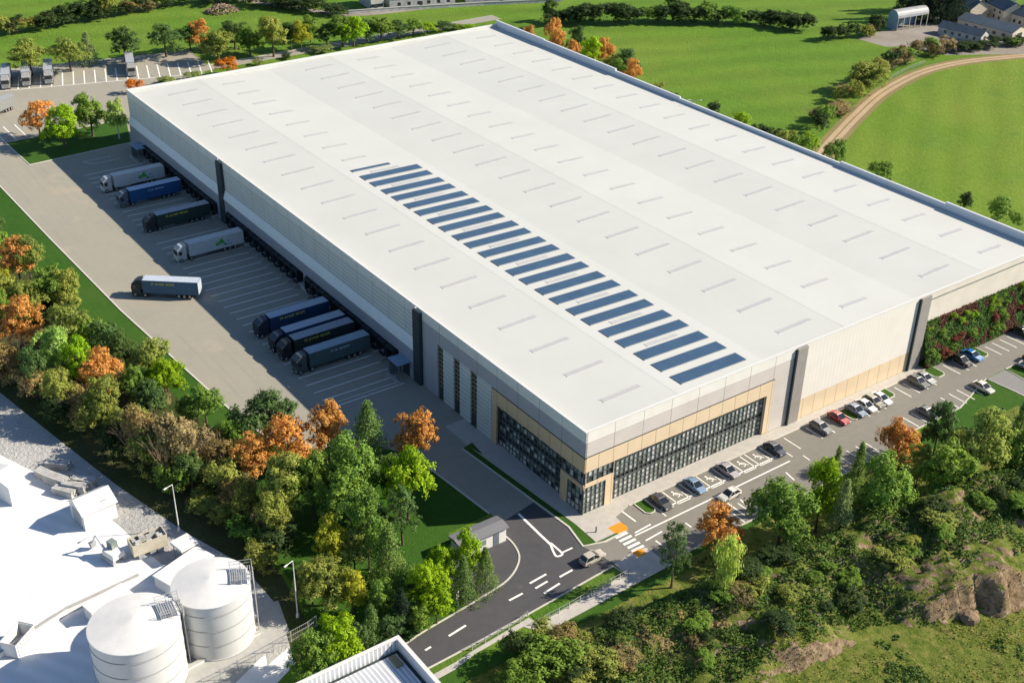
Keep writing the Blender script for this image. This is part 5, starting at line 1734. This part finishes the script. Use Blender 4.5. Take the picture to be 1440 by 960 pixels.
# --- trees on the gatehouse lawn and down to the white building
Z6, G6 = 'on the gatehouse lawn', 'trees on the gatehouse lawn'
lawn_t = ((520, 650, 565, 58, 'conic'), (404, 735, 640, 70, 'olive'), (442, 730, 634, 62, 'green'), (500, 716, 608, 80, 'green'), (494, 752, 660, 72, 'green'), (545, 700, 640, 54, 'dark'), (574, 730, 627, 64, 'lime'), (566, 765, 688, 54, 'layer'), (520, 800, 684, 48, 'green'), (470, 810, 722, 44, 'yellow'), (548, 820, 736, 62, 'conic'), (500, 812, 745, 46, 'olive'), (462, 850, 790, 66, 'olive'), (496, 862, 806, 44, 'yellow'), (390, 770, 690, 44, 'olive'), (440, 850, 786, 48, 'olive'), (530, 760, 706, 40, 'dark'))
for q in lawn_t: T(q[4], *q[:4], Z6, G6)
Z7, G7 = 'beside the entrance road below the gatehouse', 'trees beside the entrance road'
for q in ((622, 826, 760, 44, 'lime'), (661, 818, 742, 42, 'lime'), (652, 848, 782, 38, 'conic'), (682, 832, 770, 36, 'conic'), (604, 866, 792, 50, 'lime'), (614, 876, 820, 40, 'lime'), (586, 850, 806, 40, 'dark'), (566, 888, 828, 40, 'darkconic'), (540, 870, 815, 40, 'green'), (524, 906, 850, 42, 'conic'), (480, 945, 866, 62, 'lime'), (440, 962, 884, 56, 'green'), (508, 924, 872, 40, 'dark'), (590, 890, 850, 34, 'green'), (546, 905, 865, 34, 'dark')):
    T(q[4], *q[:4], Z7, G7)

# --- below the car park
Z8, G8 = 'below the car park', 'trees below the car park'
for q in ((944, 826, 736, 52, 'layer'), (1006, 792, 708, 70, 'orange'), (1013, 862, 760, 36, 'poplar'), (1092, 776, 664, 96, 'green'), (1146, 748, 644, 58, 'lime'), (1166, 710, 628, 34, 'conic'), (1196, 716, 622, 44, 'conic'), (1174, 776, 676, 52, 'silver'), (1236, 752, 638, 92, 'green'), (1258, 660, 585, 58, 'orange'), (1312, 640, 564, 52, 'dark'), (1318, 716, 622, 82, 'green'), (1366, 692, 578, 84, 'olive'), (1404, 690, 604, 70, 'green'), (1424, 640, 562, 46, 'conic'), (1446, 690, 590, 70, 'dark'), (1340, 660, 600, 44, 'dark'), (1286, 690, 622, 36, 'olive')):
    T(q[4], *q[:4], Z8, G8)
Z9, G9 = 'on the bank below the footpath', 'bushes below the footpath'
for q in ((1050, 866, 812, 50, 'olivebush'), (980, 872, 830, 62, 'tanbush'), (950, 880, 842, 50, 'brownbush'), (1010, 900, 862, 44, 'tanbush'), (905, 880, 860, 56, 'brownbush'), (880, 905, 866, 50, 'darkbush'), (760, 920, 886, 60, 'olivebush'), (725, 930, 890, 46, 'darkbush'), (800, 925, 880, 56, 'brownbush'), (780, 955, 905, 80, 'bush'), (830, 955, 910, 66, 'olivebush'), (740, 975, 925, 60, 'bush'), (870, 945, 905, 60, 'brownbush'), (1086, 852, 826, 44, 'bush'), (1040, 835, 815, 30, 'brownbush'), (1240, 772, 735, 40, 'darkbush'), (1262, 760, 728, 50, 'olivebush'), (1216, 790, 755, 46, 'darkbush'), (1330, 722, 696, 50, 'olivebush'), (1360, 712, 686, 44, 'brownbush'), (1400, 706, 684, 40, 'brownbush'), (920, 920, 885, 60, 'tanbush'), (1186, 800, 770, 40, 'darkbush')):
    T(q[4], *q[:4], Z9, G9)
# clipped rows of low planting on the lawn edge
for k in range(9):
    t = k / 8
    a = at(1062 + (1175 - 1062) * t, 812 - (812 - 762) * t)
    bush('redbush' if k % 4 else 'brownbush', a[0] + rg.uniform(-.3, .3), a[1], 1.6, 3.6, 'in the dark red row at the lawn edge', 'bushes of the low dark red row')
for k in range(8):
    t = k / 7
    a = at(1085 + (1195 - 1085) * t, 826 - (826 - 776) * t)
    bush('bush', a[0] + rg.uniform(-.3, .3), a[1], 1.5, 4.0, 'in the low green row at the lawn edge', 'bushes of the low green row')
# --- shrubs of the planted bank
for k in range(64):
    t = rg.random() ** .8; y = -84.6 - rg.random() * 36
    x = -1.7 + (XB + 1.6) * t * .95
    z = 9.0 * ((x + 1.9) / (XB + 1.9)) ** 1.15
    kd = ('redbush' if math.sin(y * .55 + t * 5) > .25 else 'bush') if t < .75 else 'limebush'
    if rg.random() < .2: kd = 'bush'
    s = rg.uniform(1.8, 3.2)
    bush(kd, x, y, s * .6, s, 'on the planted bank by the wall', 'shrubs on the planted bank', None, max(0, z - .3))

# ------------------------------------------------------------------ the overgrown earth bank
yy = np.array([60, 26, 7, -18, -40, -67, -95, -130.])
xc = np.array([-27, -26.5, -25.8, -30.2, -33.0, -39, -43, -50.])
xt = np.array([-42, -41.5, -42, -45, -54, -58, -64, -72.])
hc = np.array([0.5, 2.2, 3.6, 5.2, 7.2, 7.4, 7.0, 6.0])


def bank_z(x, y):
    c = np.interp(-y, -yy, xc); t = np.interp(-y, -yy, xt); h = np.interp(-y, -yy, hc)
    n1 = mnoise.noise(Vector((x * .11, y * .11, 3))); n2 = mnoise.noise(Vector((x * .35, y * .35, 9))); n3 = mnoise.noise(Vector((x * 1.1, y * 1.1, 5)))
    c += n1 * 2.2; t += n1 * 4 + n2 * 1.2 + (abs(mnoise.noise(Vector((y * .75, x * .12, 7)))) * 3.2 + abs(mnoise.noise(Vector((y * 1.7, x * .3, 3)))) * 1.2) * math.exp(-((y + 34) / 20) ** 2) - 1.2
    far = c + 5.2
    if x > far: z = 0
    elif x > c:
        s = (far - x) / (far - c); z = h * (s * s * (3 - 2 * s))
    elif x > t:
        s = (x - t) / (c - t)
        cliff = max(0, 1 - abs((y + 36) / 16)) + .75 * max(0, 1 - abs((y + 4) / 12)) + .6 * max(0, 1 - abs((y + 62) / 9))
        cliff = min(1, cliff * 1.3)
        soft = s * s * (3 - 2 * s)
        k = min(1, s / .16); hard = (k * k * (3 - 2 * k)) * (.72 + .28 * s)
        z = h * (soft * (1 - cliff) + hard * cliff)
        z += n2 * .7 * min(1, 4 * s) + n3 * (.12 + .3 * cliff) * min(1, 5 * s)
    else: z = 0
    edge = min(1, max(0, (far - x) / 2))
    return max(.0, z + (n2 * .35 + n3 * .2 + .15) * edge) + .03


GX = np.arange(-92, -17.4, .62); GY = np.arange(-128, 46, .62)
verts = []
for x in GX:
    for y in GY: verts.append((x, y, bank_z(float(x), float(y))))
ny_ = len(GY)
fac = []
for i in range(len(GX) - 1):
    for j in range(ny_ - 1):
        a = i * ny_ + j
        q = (a, a + 1, a + ny_ + 1, a + ny_)
        # leave out the part taken by the lawn, the car park and the white building
        x, y = GX[i], GY[j]
        if x > -19.5 and y > -6: continue
        if y < -88 and x > -46 and y > -99: continue
        if y < -92 and x > -44: continue
        if y > 43.5 and x > -66: continue
        if x > -20.5 and y < -60: continue
        fac.append((q[0], q[3], q[2], q[1]))
me = bpy.data.meshes.new('earth_bank'); me.from_pydata(verts, [], fac); me.update()
m, n, bs = newmat('bank_turf_and_soil')
bs.inputs['Roughness'].default_value = .95; bs.inputs['Specular IOR Level'].default_value = .1
ge = n.nodes.new('ShaderNodeNewGeometry'); pos = ge.outputs['Position']
sp = n.nodes.new('ShaderNodeSeparateXYZ'); n.links.new(ge.outputs['True Normal'], sp.inputs[0])


def nz(s, d=6, r_=.65):
    t = n.nodes.new('ShaderNodeTexNoise'); t.inputs['Scale'].default_value = s; t.inputs['Detail'].default_value = d; t.inputs['Roughness'].default_value = r_
    n.links.new(pos, t.inputs['Vector']); return t.outputs['Fac']


def ramp(src, stops):
    r_ = n.nodes.new('ShaderNodeValToRGB')
    while len(r_.color_ramp.elements) < len(stops): r_.color_ramp.elements.new(.5)
    for e, (p_, c_) in zip(r_.color_ramp.elements, stops):
        e.position = p_; e.color = (*c_, 1)
    n.links.new(src, r_.inputs[0]); return r_.outputs[0]


turf = ramp(nz(.55, 9, .75), [(.33, (.06, .105, .018)), (.45, (.135, .19, .03)), (.56, (.22, .24, .055)), (.70, (.36, .30, .13))])
soil = ramp(nz(.9, 8, .7), [(.36, (.13, .09, .055)), (.48, (.32, .23, .145)), (.66, (.50, .385, .255))])
ad = n.nodes.new('ShaderNodeMath'); ad.operation = 'MULTIPLY_ADD'; ad.inputs[1].default_value = .35
n.links.new(nz(.7, 5), ad.inputs[0]); n.links.new(sp.outputs['Z'], ad.inputs[2])
msk = ramp(ad.outputs[0], [(.92, (1, 1, 1)), (1.0, (0, 0, 0))])
mx = n.nodes.new('ShaderNodeMixRGB'); n.links.new(msk, mx.inputs[0]); n.links.new(turf, mx.inputs[1]); n.links.new(soil, mx.inputs[2])
n.links.new(mx.outputs[0], bs.inputs['Base Color'])
bp = n.nodes.new('ShaderNodeBump'); bp.inputs['Strength'].default_value = 1.0; bp.inputs['Distance'].default_value = .7
n.links.new(nz(1.6, 9, .8), bp.inputs['Height']); n.links.new(bp.outputs[0], bs.inputs['Normal'])
me.materials.append(m)
me.polygons.foreach_set('use_smooth', [True] * len(me.polygons))
eb = bpy.data.objects.new('terrain_bank', me); COL.objects.link(eb); tag(eb, kind='structure')

# ground cover of rough leaves on the bank, nobody could count it
rng = np.random.default_rng(5)
N = 170000
xs = rng.uniform(-72, -19, N); ysr = rng.uniform(-86, 42, N)
cen, nor, siz = [], [], []
for x, y in zip(xs, ysr):
    c = np.interp(-y, -yy, xc); t = np.interp(-y, -yy, xt)
    dn = mnoise.noise(Vector((x * .16, y * .16, 1.7))) + .5 * mnoise.noise(Vector((x * .5, y * .5, 4)))
    inside = t + 1 < x < c + 4
    if inside and dn < -.30: continue
    if not inside and dn < .5: continue
    if x > -19.5 and y > -6: continue
    cl_ = max(0, 1 - abs((y + 36) / 13))
    s_ = (x - t) / max(.1, c - t)
    if cl_ > .2 and s_ < .45 and dn < .45: continue
    z = bank_z(float(x), float(y))
    cen.append((x, y, z + rng.uniform(0, .55) * (1 if inside else .4)))
    nor.append((rng.normal() * .5, rng.normal() * .5, .8)); siz.append(rng.uniform(.2, .52))
cen = np.array(cen); nor = np.array(nor); nor /= np.linalg.norm(nor, axis=1)[:, None]
me = quads_mesh('scrub', cen, nor, np.array(siz), MT['leaf_even'], 1.2, rng)
o = bpy.data.objects.new('scrub', me); COL.objects.link(o); o.color = (.085, .155, .03, 1); tag(o, kind='stuff')
for k in range(62):
    y = rg.uniform(-84, 34)
    c = np.interp(-y, -yy, xc); t = np.interp(-y, -yy, xt)
    x = rg.uniform(t + (c - t) * .25, c + 3)
    if x > -20.5 and y > -6: continue
    if -52 < y < -20 and x < t + (c - t) * .5: continue
    s = rg.uniform(2.2, 6.2)
    bush(rg.choice(['bush', 'darkbush', 'bush', 'bush', 'olivebush', 'darkbush', 'brownbush']), x, y, s * .38 + .4, s, 'on the overgrown earth bank', 'bushes on the overgrown earth bank', None, bank_z(x, y) - .15)
# finer dry grass tufts on the rough field at its foot
cen, nor, siz = [], [], []
for x, y in zip(rng.uniform(-74, -34, 60000), rng.uniform(-84, 40, 60000)):
    t = np.interp(-y, -yy, xt)
    if x > t + 4: continue
    dn = mnoise.noise(Vector((x * .12, y * .12, 6)))
    if dn + rng.uniform(-.5, .5) < .1: continue
    cen.append((x, y, bank_z(float(x), float(y)) + rng.uniform(0, .15))); nor.append((rng.normal() * .8, rng.normal() * .8, .6)); siz.append(rng.uniform(.14, .34))
cen = np.array(cen); nor = np.array(nor); nor /= np.linalg.norm(nor, axis=1)[:, None]
me = quads_mesh('dry_grass', cen, nor, np.array(siz), MT['leaf_even'], 1.6, rng)
o = bpy.data.objects.new('dry_grass', me); COL.objects.link(o); o.color = (.25, .26, .06, 1); tag(o, kind='stuff')
# low leafy cover of the planted bank by the wall
for nm, colr, sgn_ in (('green_ground_cover', (.075, .15, .03), 1), ('red_ground_cover', (.13, .062, .04), -1)):
    cen, nor, siz = [], [], []
    for t, y in zip(rng.random(26000), rng.uniform(-120.5, -84.1, 26000)):
        dn = mnoise.noise(Vector((t * 2.6, y * .22, 8))) + .4 * mnoise.noise(Vector((t * 6, y * .7, 2)))
        if dn * sgn_ < (-.12 if sgn_ > 0 else .10): continue
        x = -1.9 + (XB + 1.9) * t
        z = .05 + 9.0 * t ** 1.15
        cen.append((x - rng.uniform(0, .35), y, z + rng.uniform(.0, .35))); nor.append((-.8 + rng.normal() * .4, rng.normal() * .5, .5 + rng.normal() * .3)); siz.append(rng.uniform(.2, .5))
    cen = np.array(cen); nor = np.array(nor); nor /= np.linalg.norm(nor, axis=1)[:, None]
    o = bpy.data.objects.new(nm, quads_mesh(nm, cen, nor, np.array(siz), MT['leaf_even'], 1.2, rng)); COL.objects.link(o); o.color = (*colr, 1); tag(o, kind='stuff')
# boulders of clay at the foot of the slip
for k, (qx, qy, s) in enumerate(((1362, 868, 1.5), (1385, 852, .7))):
    x, y = at(qx, qy, .5)
    rg2 = random.Random(k)
    bm = MB()
    ringsn = 9
    secs = []
    for i in range(7):
        th = math.pi * (i + .15) / 6.3
        secs.append([(s * math.sin(th) * (1 + .55 * mnoise.noise(Vector((j * 1.3, i * 1.1, k)))) * math.cos(2 * math.pi * j / ringsn), s * math.sin(th) * (1 + .55 * mnoise.noise(Vector((j * 1.3, i * 1.1, k)))) * math.sin(2 * math.pi * j / ringsn), s * .7 * math.cos(th)) for j in range(ringsn)])
    bm.loft(secs)
    o = bm.build('boulder', MT['soil']); o.location = (x, y, bank_z(x, y) + .3 * s)
    tag(o, ('large clay boulder at the foot of the bare soil slip', 'clay boulder beside the large one at the soil slip', 'smaller clay boulder on the slip, away from the large one', 'clay boulder on the far edge of the bare soil slip')[k], 'boulder', 'boulders at the soil slip')

# ------------------------------------------------------------------ labels of the plants: told apart by kind, place and order along the picture
byk = {}
for o, zone, ph, lb in REG:
    if lb: o['label'] = lb; continue
    byk.setdefault((zone, ph), []).append(o)
for (zone, ph), os_ in byk.items():
    os_.sort(key=lambda o: px((o.location.x, o.location.y, o.location.z))[0])
    n_ = len(os_)
    for i, o in enumerate(os_):
        if n_ == 1: o['label'] = '%s %s' % (ph, zone)
        elif n_ <= 12: o['label'] = '%s %s, %s' % (ph, zone, ('leftmost' if i == 0 else 'rightmost' if i == n_ - 1 else ORDN[i] + ' from the left'))
        else: o['label'] = '%s among many %s' % (ph, zone)
